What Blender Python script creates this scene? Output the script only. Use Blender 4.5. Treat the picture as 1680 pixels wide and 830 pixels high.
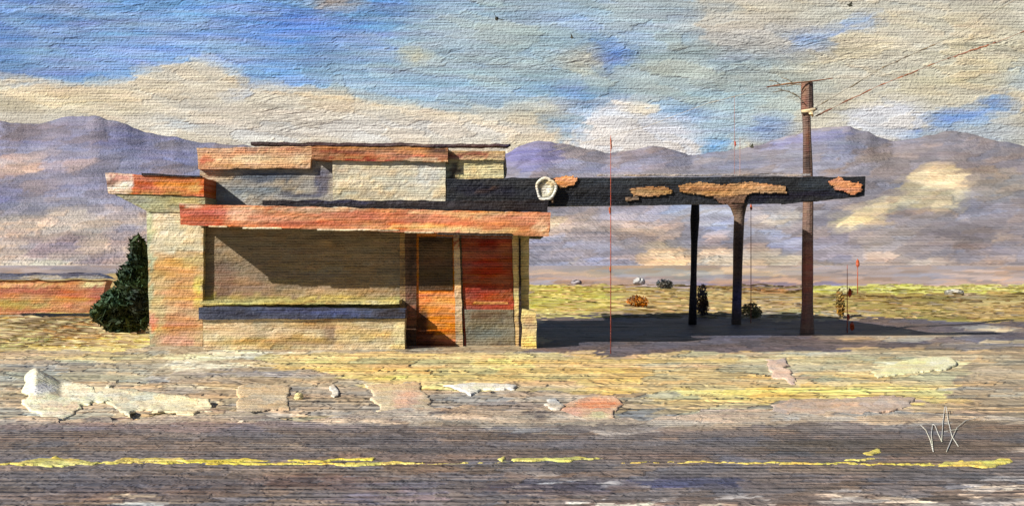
import bpy, bmesh, math, random
import numpy as np
from mathutils import Vector

random.seed(7); np.random.seed(7)
S = bpy.context.scene
for o in list(bpy.data.objects): bpy.data.objects.remove(o)
C = S.collection

# ---------------------------------------------------------------- camera, world, sun, exposure
EYE, F, HOR = 2.0, 1500.0, 430.0          # eye height (m), focal length and horizon row in photo pixels (1680 x 830)
cam = bpy.data.cameras.new('camera'); camo = bpy.data.objects.new('camera', cam); C.objects.link(camo)
camo.location = (0, 0, EYE); camo.rotation_euler = (math.radians(90), 0, 0)
cam.sensor_width = 36; cam.lens = F / 1680 * 36; cam.shift_y = 15 / 1680; cam.clip_end = 6000; cam.clip_start = .05
S.camera = camo
SUN = Vector((1.3, 0.9, -1.0)).normalized()
w = bpy.data.worlds.new('World'); S.world = w; w.use_nodes = True
nt = w.node_tree; nt.nodes.clear()
sk = nt.nodes.new('ShaderNodeTexSky'); sk.sky_type = 'NISHITA'; sk.sun_disc = False
sk.sun_elevation = math.asin(-SUN.z); sk.sun_rotation = math.atan2(-SUN.x, -SUN.y); sk.dust_density = 0.5; sk.air_density = .5
bg = nt.nodes.new('ShaderNodeBackground'); bg.inputs[1].default_value = 0.05
wo = nt.nodes.new('ShaderNodeOutputWorld')
nt.links.new(sk.outputs[0], bg.inputs[0]); nt.links.new(bg.outputs[0], wo.inputs[0])
sl = bpy.data.lights.new('sun', 'SUN'); sl.energy = 5.0; sl.angle = math.radians(.5); sl.color = (1, .93, .82)
so = bpy.data.objects.new('sun', sl); C.objects.link(so); so.rotation_euler = SUN.to_track_quat('-Z', 'Y').to_euler()
so.location = (-40, -30, 60)
S.view_settings.view_transform = 'Standard'; S.view_settings.look = 'None'
S.view_settings.gamma = 1; S.view_settings.exposure = 0.36
S.cycles.diffuse_bounces = 1

# ---------------------------------------------------------------- helpers
def P(px, py, z): return Vector(((px - 840) / F * z, z, EYE + (HOR - py) / F * z))
def GZ(py): return EYE * F / (py - HOR)                     # distance of the ground point seen at row py
def G(px, py, h=0.0):
    z = GZ(py); return Vector(((px - 840) / F * z, z, h))
def lin(c):
    c = np.asarray(c, float) / 255.0
    return np.where(c <= .04045, c / 12.92, ((c + .055) / 1.055) ** 2.4)
def _h(ix, iy, s):
    n = (ix.astype(np.int64) * 374761393 + iy.astype(np.int64) * 668265263 + s * 974634777) & 0x7fffffff
    n = ((n ^ (n >> 13)) * 1274126177) & 0x7fffffff
    return ((n ^ (n >> 16)) & 0xffff) / 65535.0
def vn(x, y, s=0):
    x = np.asarray(x, float); y = np.asarray(y, float)
    ix = np.floor(x); iy = np.floor(y); fx = x - ix; fy = y - iy
    fx = fx * fx * (3 - 2 * fx); fy = fy * fy * (3 - 2 * fy)
    a = _h(ix, iy, s); b = _h(ix + 1, iy, s); c = _h(ix, iy + 1, s); d = _h(ix + 1, iy + 1, s)
    return (a * (1 - fx) + b * fx) * (1 - fy) + (c * (1 - fx) + d * fx) * fy
def fbm(x, y, s=0, o=3):
    t = 0; a = .5
    for i in range(o): t = t + a * vn(x * 2 ** i, y * 2 ** i, s + i * 17); a *= .5
    return t / (1 - .5 ** o)
def inside(poly, x, y):
    r = np.zeros(x.shape, bool); n = len(poly); j = n - 1
    for i in range(n):
        xi, yi = poly[i]; xj, yj = poly[j]
        if yi != yj:
            c = ((yi > y) != (yj > y)) & (x < (xj - xi) * (y - yi) / (yj - yi) + xi)
            r ^= c
        j = i
    return r
def B(x0, x1, y0, y1): return [(x0, y0), (x1, y0), (x1, y1), (x0, y1)]
def dabs(px, py, sx, sy, seed, tilt=0.0):
    """split a surface into overlapping brush dabs: returns the centre of the dab each point belongs to and a random number for it"""
    wy_ = py + tilt * px + (fbm(px / (sx * 1.3), py / (sy * 2.5), seed + 3) - .5) * sy * 1.6
    wx_ = px + (fbm(px / (sx * .4), py / (sy * .5), seed + 4) - .5) * sx * .9
    u = wx_ / sx; v = wy_ / sy; iu = np.floor(u); iv = np.floor(v)
    best = np.full(px.shape, 1e9); bx = np.zeros(px.shape); by = np.zeros(px.shape); rn = np.zeros(px.shape); rn2 = np.zeros(px.shape)
    for a in (-1, 0, 1):
        for b in (-1, 0, 1):
            ju = iu + a; jv = iv + b; su = ju + _h(ju, jv, seed); sv = jv + _h(ju, jv, seed + 11)
            d = (u - su) ** 2 + (v - sv) ** 2 - .5 * _h(ju, jv, seed + 31); m = d < best
            best = np.where(m, d, best); bx = np.where(m, su * sx, bx); by = np.where(m, sv * sy, by)
            rn = np.where(m, _h(ju, jv, seed + 21), rn); rn2 = np.where(m, _h(ju, jv, seed + 23), rn2)
    return bx, by - tilt * bx, rn, rn2
def apply_patches(px, py, base, patches, wx=7, wy=3, var=.05, seed=0, dab=(16, 5), dk=.6, tilt=0.0, soft=None):
    bx, by, rn, rn2 = dabs(px, py, dab[0], dab[1], seed + 70, tilt)
    qx = px * (1 - dk) + bx * dk; qy = py * (1 - dk) + by * dk
    if soft:
        col = 0; offs = [(0, 0), (.9, .3), (-.8, .5), (.3, -.9), (-.4, -.7), (.1, 1.0)]
        for ox_, oy_ in offs: col = col + _patches(qx + ox_ * soft[0], qy + oy_ * soft[1], base, patches, wx, wy, var, seed) / len(offs)
    else: col = _patches(qx, qy, base, patches, wx, wy, var, seed)
    bx, by, rb, rb2 = dabs(px, py, dab[0] * 2.7, dab[1] * 2.4, seed + 90, tilt)
    a = ((rn - .5) * 2.2 + (rb - .5) * 1.6) * var; h = ((rn2 - .5) * 1.3 + (rb2 - .5) * 1.6) * var
    global DABH
    DABH = .65 * rn2 + .6 * rb2
    return np.clip(col * (1 + a[..., None]) * (1 + h[..., None] * np.array([1.0, .1, -1.2])), 2, 250)
def _patches(px, py, base, patches, wx=7, wy=3, var=.05, seed=0):
    """lay hand painted patches of pigment over a base colour: (polygon or ellipse, colour, opacity[, dry])"""
    x = px + wx * 2 * (fbm(px / 22, py / 7, seed + 1) - .5) ; y = py + wy * 2 * (fbm(px / 30, py / 9, seed + 2) - .5) * 1.6
    col = np.empty(px.shape + (3,)); col[:] = np.asarray(base, float)
    for k, pt in enumerate(patches):
        sh, c, a = pt[0], pt[1], pt[2]
        if len(sh) and isinstance(sh[0], tuple): m = inside(sh, x, y).astype(float)
        else:
            cx, cy, rx, ry, ro = sh; ro = math.radians(ro)
            u = (x - cx) * math.cos(ro) + (y - cy) * math.sin(ro); v = -(x - cx) * math.sin(ro) + (y - cy) * math.cos(ro)
            d = np.sqrt((u / rx) ** 2 + (v / ry) ** 2)
            m = np.clip((1 - d) * 2.6, 0, 1)
        if len(pt) > 3: m = m * np.clip((fbm(px / 14, py / 2.2, seed + 40 + k) - (1 - pt[3])) * 7, 0, 1)
        m = (m * a)[..., None]
        col = col * (1 - m) + np.asarray(c, float) * m
    n = fbm(px / 26, py / 5, seed + 5) - .5; n2 = fbm(px / 60, py / 14, seed + 9) - .5
    col = col * (1 + var * 2.2 * n[..., None]) + n2[..., None] * np.array([14, 0, -14]) * var * 10
    return np.clip(col, 2, 250)
def to_px(co):
    z = np.maximum(co[:, 1], 1.0)
    return 840 + co[:, 0] / z * F, HOR - (co[:, 2] - EYE) / z * F
def paint(o, base, patches=(), gain=1.0, **kw):
    me = o.data; n = len(me.vertices); co = np.empty(n * 3); me.vertices.foreach_get('co', co); co = co.reshape(-1, 3)
    px, py = to_px(co)
    col = lin(apply_patches(px, py, base, patches, **kw)) * gain
    a = me.color_attributes.new('pigment', 'FLOAT_COLOR', 'POINT')
    buf = np.ones((n, 4)); buf[:, :3] = np.clip(col, .004, .88); buf[:, 3] = DABH; a.data.foreach_set('color', buf.ravel())
    return o

# ---------------------------------------------------------------- oil paint material
def paint_mat(name, p, flat=False, diag=1.0, sat=.88, relief=.9, weave=1.0, brush=1.0, dry=.35, under=(.05, .035, .03), rough=.6, spec=.25, attr=True, color=(.5, .5, .5)):
    """thick pigment over ribbed canvas-like ground; p = size of one rib in metres; flat = lies on the ground"""
    m = bpy.data.materials.new(name); m.use_nodes = True; t = m.node_tree; N = t.nodes; L = t.links; N.clear()
    def nd(ty, **k):
        n = N.new(ty)
        for a, b in k.items(): setattr(n, a, b)
        return n
    def mth(op, a, b=None, c=None, clamp=False):
        n = nd('ShaderNodeMath', operation=op); n.use_clamp = clamp
        for i, v in enumerate((a, b, c)):
            if v is None: continue
            if isinstance(v, (int, float)): n.inputs[i].default_value = v
            else: L.new(v, n.inputs[i])
        return n.outputs[0]
    out = nd('ShaderNodeOutputMaterial'); bs = nd('ShaderNodeBsdfPrincipled'); L.new(bs.outputs[0], out.inputs[0])
    geo = nd('ShaderNodeNewGeometry'); sp = nd('ShaderNodeSeparateXYZ'); L.new(geo.outputs['Position'], sp.inputs[0])
    if flat: u, v = sp.outputs[0], sp.outputs[1]
    else: u, v = mth('ADD', sp.outputs[0], mth('MULTIPLY', sp.outputs[1], .35)), sp.outputs[2]
    def tex(su, sv, det=2, ro=.55, dist=0, off=0):
        cb = nd('ShaderNodeCombineXYZ'); L.new(mth('MULTIPLY', u, 1 / su), cb.inputs[0]); L.new(mth('MULTIPLY', v, 1 / sv), cb.inputs[1])
        cb.inputs[2].default_value = off
        n = nd('ShaderNodeTexNoise'); n.inputs['Scale'].default_value = 1; n.inputs['Detail'].default_value = det
        n.inputs['Roughness'].default_value = ro; n.inputs['Distortion'].default_value = dist
        L.new(cb.outputs[0], n.inputs['Vector']); return n.outputs[0]
    wob = tex(p * 70, p * 30, 1)
    vv = mth('MULTIPLY_ADD', wob, p * 2.0, v)
    rib = mth('SINE', mth('MULTIPLY', vv, 2 * math.pi / p))
    row = mth('FLOOR', mth('MULTIPLY_ADD', vv, 1 / p, .25))
    thr = mth('MULTIPLY', mth('SUBTRACT', tex(p * 1.5, p * .95, 1, .5, 0, 31.0), .5), 8.0)
    irr = tex(p * 7, p * 1.6, 3, .65, 0, 3.1)
    wv = mth('MULTIPLY_ADD', thr, .42, mth('MULTIPLY', rib, .75))
    wv = mth('MULTIPLY', wv, mth('MULTIPLY_ADD', irr, 3.6, -.85))
    cover = tex(p * 22, p * 6, 3, .6, .3, 7.7)                   # where the paint lies thick the ribs fill up
    thick = mth('MULTIPLY', mth('SUBTRACT', cover, .42), 4.0, clamp=True)
    wamp = mth('MULTIPLY_ADD', thick, -.55, 1.0)
    br1 = tex(p * 16, p * .75, 3, .65, .5, 1.3); br2 = tex(p * 34, p * 3.2, 3, .6, 1.2, 5.5)
    dg = nd('ShaderNodeCombineXYZ'); du = mth('MULTIPLY_ADD', br2, p * 30, u); 
    L.new(mth('MULTIPLY', mth('ADD', du, mth('MULTIPLY', v, 1.6)), 1 / (p * 14)), dg.inputs[0]); L.new(mth('MULTIPLY', mth('SUBTRACT', v, mth('MULTIPLY', du, .32)), 1 / (p * 1.3)), dg.inputs[1])
    dn = nd('ShaderNodeTexNoise'); dn.inputs['Scale'].default_value = 1; dn.inputs['Detail'].default_value = 2; L.new(dg.outputs[0], dn.inputs['Vector'])
    dmask = mth('MULTIPLY', mth('SUBTRACT', tex(p * 60, p * 22, 2, .5, .5, 21.0), .5), 6.0, clamp=True)
    ht = mth('MULTIPLY_ADD', tex(p * 1.1, p * .9, 2, .6, .6, 41.0), .9, mth('MULTIPLY', mth('MULTIPLY', wv, wamp), .5 * weave))
    ht = mth('ADD', ht, mth('MULTIPLY', mth('MULTIPLY', dn.outputs[0], dmask), 2.2 * brush * diag))
    ht = mth('ADD', ht, mth('MULTIPLY', br1, 1.0 * brush)); ht = mth('ADD', ht, mth('MULTIPLY', br2, 1.6 * brush))
    at = nd('ShaderNodeVertexColor'); at.layer_name = 'pigment'
    ht = mth('ADD', ht, mth('MULTIPLY', at.outputs[1], relief))
    bp = nd('ShaderNodeBump'); bp.inputs['Strength'].default_value = 1; bp.inputs['Distance'].default_value = p * .42
    L.new(ht, bp.inputs['Height']); L.new(bp.outputs[0], bs.inputs['Normal'])
    if attr:
        base = at.outputs[0]
    else:
        rg = nd('ShaderNodeRGB'); rg.outputs[0].default_value = (*color, 1); base = rg.outputs[0]
    hs = nd('ShaderNodeHueSaturation'); L.new(base, hs.inputs['Color'])
    L.new(mth('MULTIPLY_ADD', tex(p * 20, p * 1.6, 3, .6, .4, 9.2), .9, .55), hs.inputs['Value'])
    L.new(mth('MULTIPLY_ADD', tex(p * 30, p * 3, 2, .6, .4, 12.2), .6, sat - .3), hs.inputs['Saturation'])
    L.new(mth('MULTIPLY_ADD', tex(p * 28, p * 2.4, 2, .6, .4, 15.2), .06, .47), hs.inputs['Hue'])
    # dry brush: the darker underpainting stays bare in the grooves between ribs
    gr = mth('MULTIPLY', mth('SUBTRACT', mth('MULTIPLY', wv, -1.0), .12), 2.2, clamp=True)
    gr = mth('MULTIPLY', gr, mth('MULTIPLY_ADD', thick, -.8, 1.0)); gr = mth('MULTIPLY', gr, dry)
    ud = nd('ShaderNodeMixRGB'); ud.blend_type = 'MULTIPLY'; ud.inputs[0].default_value = 1; L.new(hs.outputs[0], ud.inputs[1])
    ud.inputs[2].default_value = (.22 + under[0], .2 + under[1], .2 + under[2], 1)
    mx = nd('ShaderNodeMixRGB'); L.new(gr, mx.inputs[0]); L.new(hs.outputs[0], mx.inputs[1]); L.new(ud.outputs[0], mx.inputs[2])
    L.new(mx.outputs[0], bs.inputs['Base Color'])
    bs.inputs['Roughness'].default_value = rough; bs.inputs['Specular IOR Level'].default_value = spec
    return m

M_B = paint_mat('oil_paint_building', .060, dry=.34, weave=.5, sat=.95, diag=1.3)
M_BS = paint_mat('oil_paint_small', .06, dry=.36, weave=.62, sat=1.0)
M_C = paint_mat('oil_paint_canopy', .062, dry=.4, weave=.7)
M_F = paint_mat('oil_paint_hills', 1.9, dry=.35, brush=.8, weave=.5, sat=.70, relief=1.1, diag=1.6)
M_SK = paint_mat('oil_paint_sky', 4.4, dry=.15, brush=.7, weave=.24, sat=.93, relief=1.1, diag=2.0, rough=.8, spec=0.05)
M_R = paint_mat('oil_paint_road', .13, flat=True, dry=.3, brush=.75, weave=.5, diag=1.5, sat=.75, relief=.35)
M_V = paint_mat('oil_paint_ground', .34, flat=True, dry=.35, brush=.7, weave=.3, diag=1.6, sat=.9, relief=.4)
M_I = paint_mat('oil_paint_thick', .07, flat=True, relief=.15, dry=.1, weave=.25, brush=.8, rough=.45, spec=.4)

# ---------------------------------------------------------------- mesh helpers
def meshobj(name, verts, faces, mat, parent=None, smooth=False):
    me = bpy.data.meshes.new(name); me.from_pydata([tuple(v) for v in verts], [], faces); me.validate(); me.update()
    if smooth: me.polygons.foreach_set('use_smooth', [True] * len(me.polygons))
    o = bpy.data.objects.new(name, me); C.objects.link(o)
    if mat: me.materials.append(mat)
    if parent is not None: o.parent = parent
    return o
def gridmesh(name, Vg, mat, parent=None, smooth=True):
    r, c = Vg.shape[:2]
    idx = np.arange(r * c).reshape(r, c)
    f = np.stack([idx[:-1, :-1], idx[:-1, 1:], idx[1:, 1:], idx[1:, :-1]], -1).reshape(-1, 4)
    me = bpy.data.meshes.new(name); me.vertices.add(r * c); me.vertices.foreach_set('co', Vg.reshape(-1))
    me.loops.add(len(f) * 4); me.loops.foreach_set('vertex_index', f.reshape(-1).astype(np.int32))
    me.polygons.add(len(f)); me.polygons.foreach_set('loop_start', np.arange(0, len(f) * 4, 4, dtype=np.int32))
    me.update(calc_edges=True); me.validate()
    me.polygons.foreach_set('use_smooth', [smooth] * len(me.polygons))
    o = bpy.data.objects.new(name, me); C.objects.link(o); me.materials.append(mat)
    if parent is not None: o.parent = parent
    return o
class MB:
    """collects wobbly hexahedra, tubes and prisms into one mesh"""
    def __init__(s): s.v = []; s.f = []
    def hexa(s, c, cell=.09, wob=.018):
        # c: 8 corners, bottom 0..3 (front-left, front-right, back-right, back-left), top 4..7
        c = [np.array(q, float) for q in c]
        for (a, b, d, e) in ((0, 1, 5, 4), (1, 2, 6, 5), (2, 3, 7, 6), (3, 0, 4, 7), (4, 5, 6, 7), (3, 2, 1, 0)):
            A, Bq, D, E = c[a], c[b], c[d], c[e]
            nu = int(min(90, max(1, round(max(np.linalg.norm(Bq - A), np.linalg.norm(D - E)) / cell))))
            nv = int(min(60, max(1, round(max(np.linalg.norm(E - A), np.linalg.norm(D - Bq)) / cell))))
            u = np.linspace(0, 1, nu + 1)[None, :, None]; v = np.linspace(0, 1, nv + 1)[:, None, None]
            g = (A * (1 - u) + Bq * u) * (1 - v) + (E * (1 - u) + D * u) * v
            if wob:
                x, y, z = g[..., 0], g[..., 1], g[..., 2]
                g = g + np.stack([(fbm(z * 5 + y, x * .8, 3) - .5) * 2 * wob, (fbm(x * 2, z * 6, 4) - .5) * .5 * wob,
                                  (fbm(x * 2.6 + y, z * .9, 5) - .5) * 2 * wob + (fbm(x * 9, z * 2, 6) - .5) * wob], -1)
            st = len(s.v); s.v += [tuple(q) for q in g.reshape(-1, 3)]
            for j in range(nv):
                for i in range(nu):
                    k = st + j * (nu + 1) + i; s.f.append((k, k + 1, k + nu + 2, k + nu + 1))
        return s
    def box(s, x0, x1, y0, y1, z0, z1, **k):
        return s.hexa([(x0, y0, z0), (x1, y0, z0), (x1, y1, z0), (x0, y1, z0), (x0, y0, z1), (x1, y0, z1), (x1, y1, z1), (x0, y1, z1)], **k)
    def pbox(s, q, z, d, **k):
        """front quad q = 4 photo pixels (top-left, top-right, bottom-right, bottom-left) at distance z, d metres deep"""
        tl, tr, br, bl = [P(a, b, z) for a, b in q]; D = Vector((0, d, 0))
        return s.hexa([bl, br, br + D, bl + D, tl, tr, tr + D, tl + D], **k)
    def tube(s, pts, rad, n=10, wob=0.0):
        pts = [Vector(p) for p in pts]; st = len(s.v)
        if not isinstance(rad, (list, tuple)): rad = [rad] * len(pts)
        for i, p in enumerate(pts):
            d = (pts[min(i + 1, len(pts) - 1)] - pts[max(i - 1, 0)]).normalized()
            a = Vector((0, 0, 1)) if abs(d.z) < .9 else Vector((1, 0, 0))
            x = d.cross(a).normalized(); y = d.cross(x).normalized()
            for k in range(n):
                t = 2 * math.pi * k / n; r = rad[i] * (1 + wob * (random.random() - .5))
                s.v.append(tuple(p + x * math.cos(t) * r + y * math.sin(t) * r))
        for i in range(len(pts) - 1):
            for k in range(n):
                a = st + i * n + k; b = st + i * n + (k + 1) % n; s.f.append((a, b, b + n, a + n))
        s.f.append(tuple(st + k for k in range(n))[::-1]); s.f.append(tuple(st + (len(pts) - 1) * n + k for k in range(n)))
        return s
    def build(s, name, mat, parent=None, smooth=False, relax=0):
        if relax:
            bm = bmesh.new(); vs = [bm.verts.new(q) for q in s.v]
            for f in s.f:
                try: bm.faces.new([vs[i] for i in f])
                except ValueError: pass
            for _ in range(relax): bmesh.ops.smooth_vert(bm, verts=bm.verts, factor=.5, use_axis_x=True, use_axis_y=True, use_axis_z=True)
            bm.normal_update(); me = bpy.data.meshes.new(name); bm.to_mesh(me); bm.free()
            me.polygons.foreach_set('use_smooth', [True] * len(me.polygons)); o = bpy.data.objects.new(name, me); C.objects.link(o); me.materials.append(mat)
            if parent is not None: o.parent = parent
            return o
        return meshobj(name, s.v, s.f, mat, parent, smooth)
def thing(name, label, cat, loc, group=None):
    o = bpy.data.objects.new(name, None); C.objects.link(o); o.location = loc; o.empty_display_size = .3
    o['label'] = label; o['category'] = cat
    if group: o['group'] = group
    return o
def own(parts, root):
    """parent parts built in world coordinates to a root, keeping them where they are"""
    for p in parts:
        p.parent = root; p.matrix_parent_inverse = root.matrix_world.inverted() if root.type == 'EMPTY' and False else p.matrix_parent_inverse
def tag(o, label, cat, group=None):
    o['label'] = label; o['category'] = cat
    if group: o['group'] = group
    return o
def structure(o): o['kind'] = 'structure'; return o
def rebase(root):
    """the parts were modelled in world coordinates: shift their vertices so that they hang off the thing's base"""
    off = root.location.copy()
    for ch in root.children:
        ch.data.transform(__import__('mathutils').Matrix.Translation(-off))

# ================================================================= SKY
GS = 1.0
ZS = 1500.0
pxs = np.arange(-900, 2581, 4.0); pys = np.arange(-420, 471, 2.4)
PX, PY = np.meshgrid(pxs, pys[::-1])
Vg = np.stack([(PX - 840) / F * ZS, np.full(PX.shape, ZS), EYE + (HOR - PY) / F * ZS], -1)
sky = structure(gridmesh('sky', Vg, M_SK))
CR = (196, 190, 174); BL = (104, 150, 200); GB = (150, 174, 190); PW = (196, 198, 204)
sky_p = [
 (B(-900, 130, -420, 200), (112, 148, 196), .9), ((60, 60, 150, 90, 10), (102, 140, 196), .7), ((-10, 90, 60, 80, 0), (92, 128, 190), .8),
 ((300, 95, 260, 60, 4), (118, 156, 208), .8), ((480, 50, 170, 55, 12), (96, 138, 208), .85), ((560, 70, 90, 40, -8), (92, 136, 206), .7),
 ((400, 120, 200, 26, 5), (116, 156, 212), .7), ((200, 30, 160, 26, 8), (128, 160, 204), .7),
 ((650, 120, 160, 70, 10), (138, 168, 200), .7), ((780, 60, 150, 110, 0), (152, 174, 190), .85), ((720, 150, 200, 40, 4), (148, 176, 196), .8),
 ((1000, 60, 320, 110, 0), (150, 172, 184), .9), ([(1080, -420), (2600, -420), (2600, 300), (1180, 300), (1240, 150), (1140, 60)], (190, 187, 172), .95),
 ((1180, 130, 220, 70, 0), (164, 176, 172), .85), ((1500, 60, 260, 60, -12), (194, 188, 168), .8), ((1130, 30, 160, 34, 8), (150, 170, 190), .7),
 ((1230, 40, 130, 26, 0), (178, 172, 158), .8), ([(1130, 45), (1330, 42), (1360, 95), (1200, 100)], (172, 172, 172), .7),
 ([(1290, 80), (1310, 60), (1420, 22), (1455, 22), (1458, 40), (1400, 52), (1320, 84)], (124, 152, 198), .85, .8),
 ((1385, 88, 110, 14, -14), (200, 190, 158), .8, .7), ((1240, 100, 90, 12, 0), (146, 172, 190), .8),
 ((1610, 20, 120, 50, -20), (194, 186, 164), .8), ((1600, 110, 150, 60, -18), (188, 184, 160), .7),
 ([(958, 72), (985, 66), (1035, 72), (1042, 95), (1010, 100), (990, 118), (970, 96)], (86, 128, 196), .95),
 ((930, 30, 70, 24, 12), (140, 168, 200), .8), ((1000, 50, 100, 20, 14), (134, 164, 200), .7),
 ([(912, 140), (960, 132), (966, 160), (930, 182), (905, 186), (912, 160)], (116, 152, 206), .95),
 ((960, 96, 40, 22, -10), (192, 186, 166), .8), ((890, 180, 70, 26, 0), (190, 186, 170), .8, .8), ((800, 190, 110, 24, 0), (182, 182, 170), .8),
 ([(930, 255), (936, 205), (980, 168), (1040, 158), (1110, 190), (1165, 225), (1150, 262), (930, 262)], (204, 206, 212), .95),
 ((1050, 176, 26, 18, 0), (204, 196, 176), .8), ((1115, 182, 46, 16, 0), (130, 166, 206), .85, .8), ((1190, 205, 70, 34, 0), (158, 182, 200), .9),
 ((1262, 208, 42, 26, 0), (118, 152, 206), .85), ((1180, 166, 110, 18, -4), (150, 176, 190), .8), ((1280, 170, 60, 30, 0), (166, 182, 182), .8),
 ([(1370, 205), (1400, 178), (1480, 165), (1530, 175), (1500, 232), (1460, 236), (1410, 216)], (196, 202, 212), .95),
 ((1600, 215, 90, 40, 0), (170, 182, 192), .85), ([(1516, 212), (1524, 194), (1600, 176), (1640, 154), (1662, 168), (1648, 188), (1560, 206)], (104, 146, 214), .95),
 ((1500, 222, 22, 9, 0), (96, 142, 206), .9), ((1670, 130, 26, 30, 0), (150, 172, 186), .7),
 ([(-900, 150), (-200, 120), (0, 124), (60, 134), (150, 140), (215, 122), (275, 104), (335, 98), (385, 118), (400, 140), (480, 146), (560, 150), (640, 162), (720, 176), (860, 190), (925, 215), (925, 280), (-900, 280)], CR, 1),
 ((140, 170, 240, 20, 3), (204, 192, 160), .6, .7), ((500, 205, 330, 30, 2), (200, 197, 190), .85), ((330, 180, 140, 30, 0), (186, 180, 166), .6, .8),
 ((700, 215, 190, 20, 0), (204, 202, 196), .8, .9), ((395, 150, 26, 9, -35), (130, 158, 206), .8), ((290, 200, 60, 12, 0), (150, 164, 176), .6, .7),
 ((680, 90, 18, 9, -15), (188, 182, 146), .9), ((545, 6, 50, 10, 0), (198, 176, 156), .9, .8), ((440, 25, 20, 8, 0), (150, 170, 190), .8), ((525, 22, 20, 9, 0), (150, 176, 208), .8),
]
paint(sky, BL, sky_p, gain=1.12, wx=12, wy=6, var=.034, dab=(60, 16), dk=.3, tilt=-.16, soft=(20, 8))

# ================================================================= HILLS
ridge = [(-900, 240), (-300, 180), (0, 198), (60, 203), (110, 192), (150, 188), (190, 198), (240, 216), (320, 232), (400, 238), (520, 250), (700, 262), (820, 258), (850, 240), (885, 228),
         (925, 236), (1000, 251), (1040, 246), (1078, 237), (1110, 246), (1135, 257), (1180, 248), (1235, 240), (1290, 222), (1340, 209), (1385, 205),
         (1425, 216), (1465, 234), (1500, 228), (1550, 214), (1590, 218), (1640, 232), (1720, 244), (1900, 200), (2600, 250)]
rx = np.array([a for a, b in ridge], float); ry = np.array([b for a, b in ridge], float)
pxs = np.arange(-800, 2481, 5.0); T = np.linspace(0, 1.22, 110)
PX, TT = np.meshgrid(pxs, T)
def ridge_line(sig):
    k = np.exp(-.5 * (np.arange(-60, 61) * 5.0 / sig) ** 2); k /= k.sum()
    return np.convolve(np.pad(np.interp(pxs, rx, ry), 60, mode='edge'), k, 'valid')
RA = ridge_line(7.0); RB = ridge_line(75.0); w_ = np.clip(TT, 0, 1) ** 2.5
RY = RA[None, :] * w_ + RB[None, :] * (1 - w_) 
Z = 520 + 380 * TT
tt = np.clip(TT, 0, 1)
fold = (fbm(PX / 170 + TT * 1.6, TT * 3.2 + PX / 300, 71, 2) - .5) * 14 * np.sin(np.pi * tt) + (fbm(PX / 16, PX * 0, 60) - .5) * 6 * tt ** 8
PYg = 446 + (RY - 446) * tt ** .92 + fold + np.maximum(TT - 1, 0) * 420
Vg = np.stack([(PX - 840) / F * Z, Z, EYE + (HOR - PYg) / F * Z], -1)
hills = structure(gridmesh('hills', Vg, M_F))
LV = (122, 117, 142); PG = (126, 119, 130)
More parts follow.
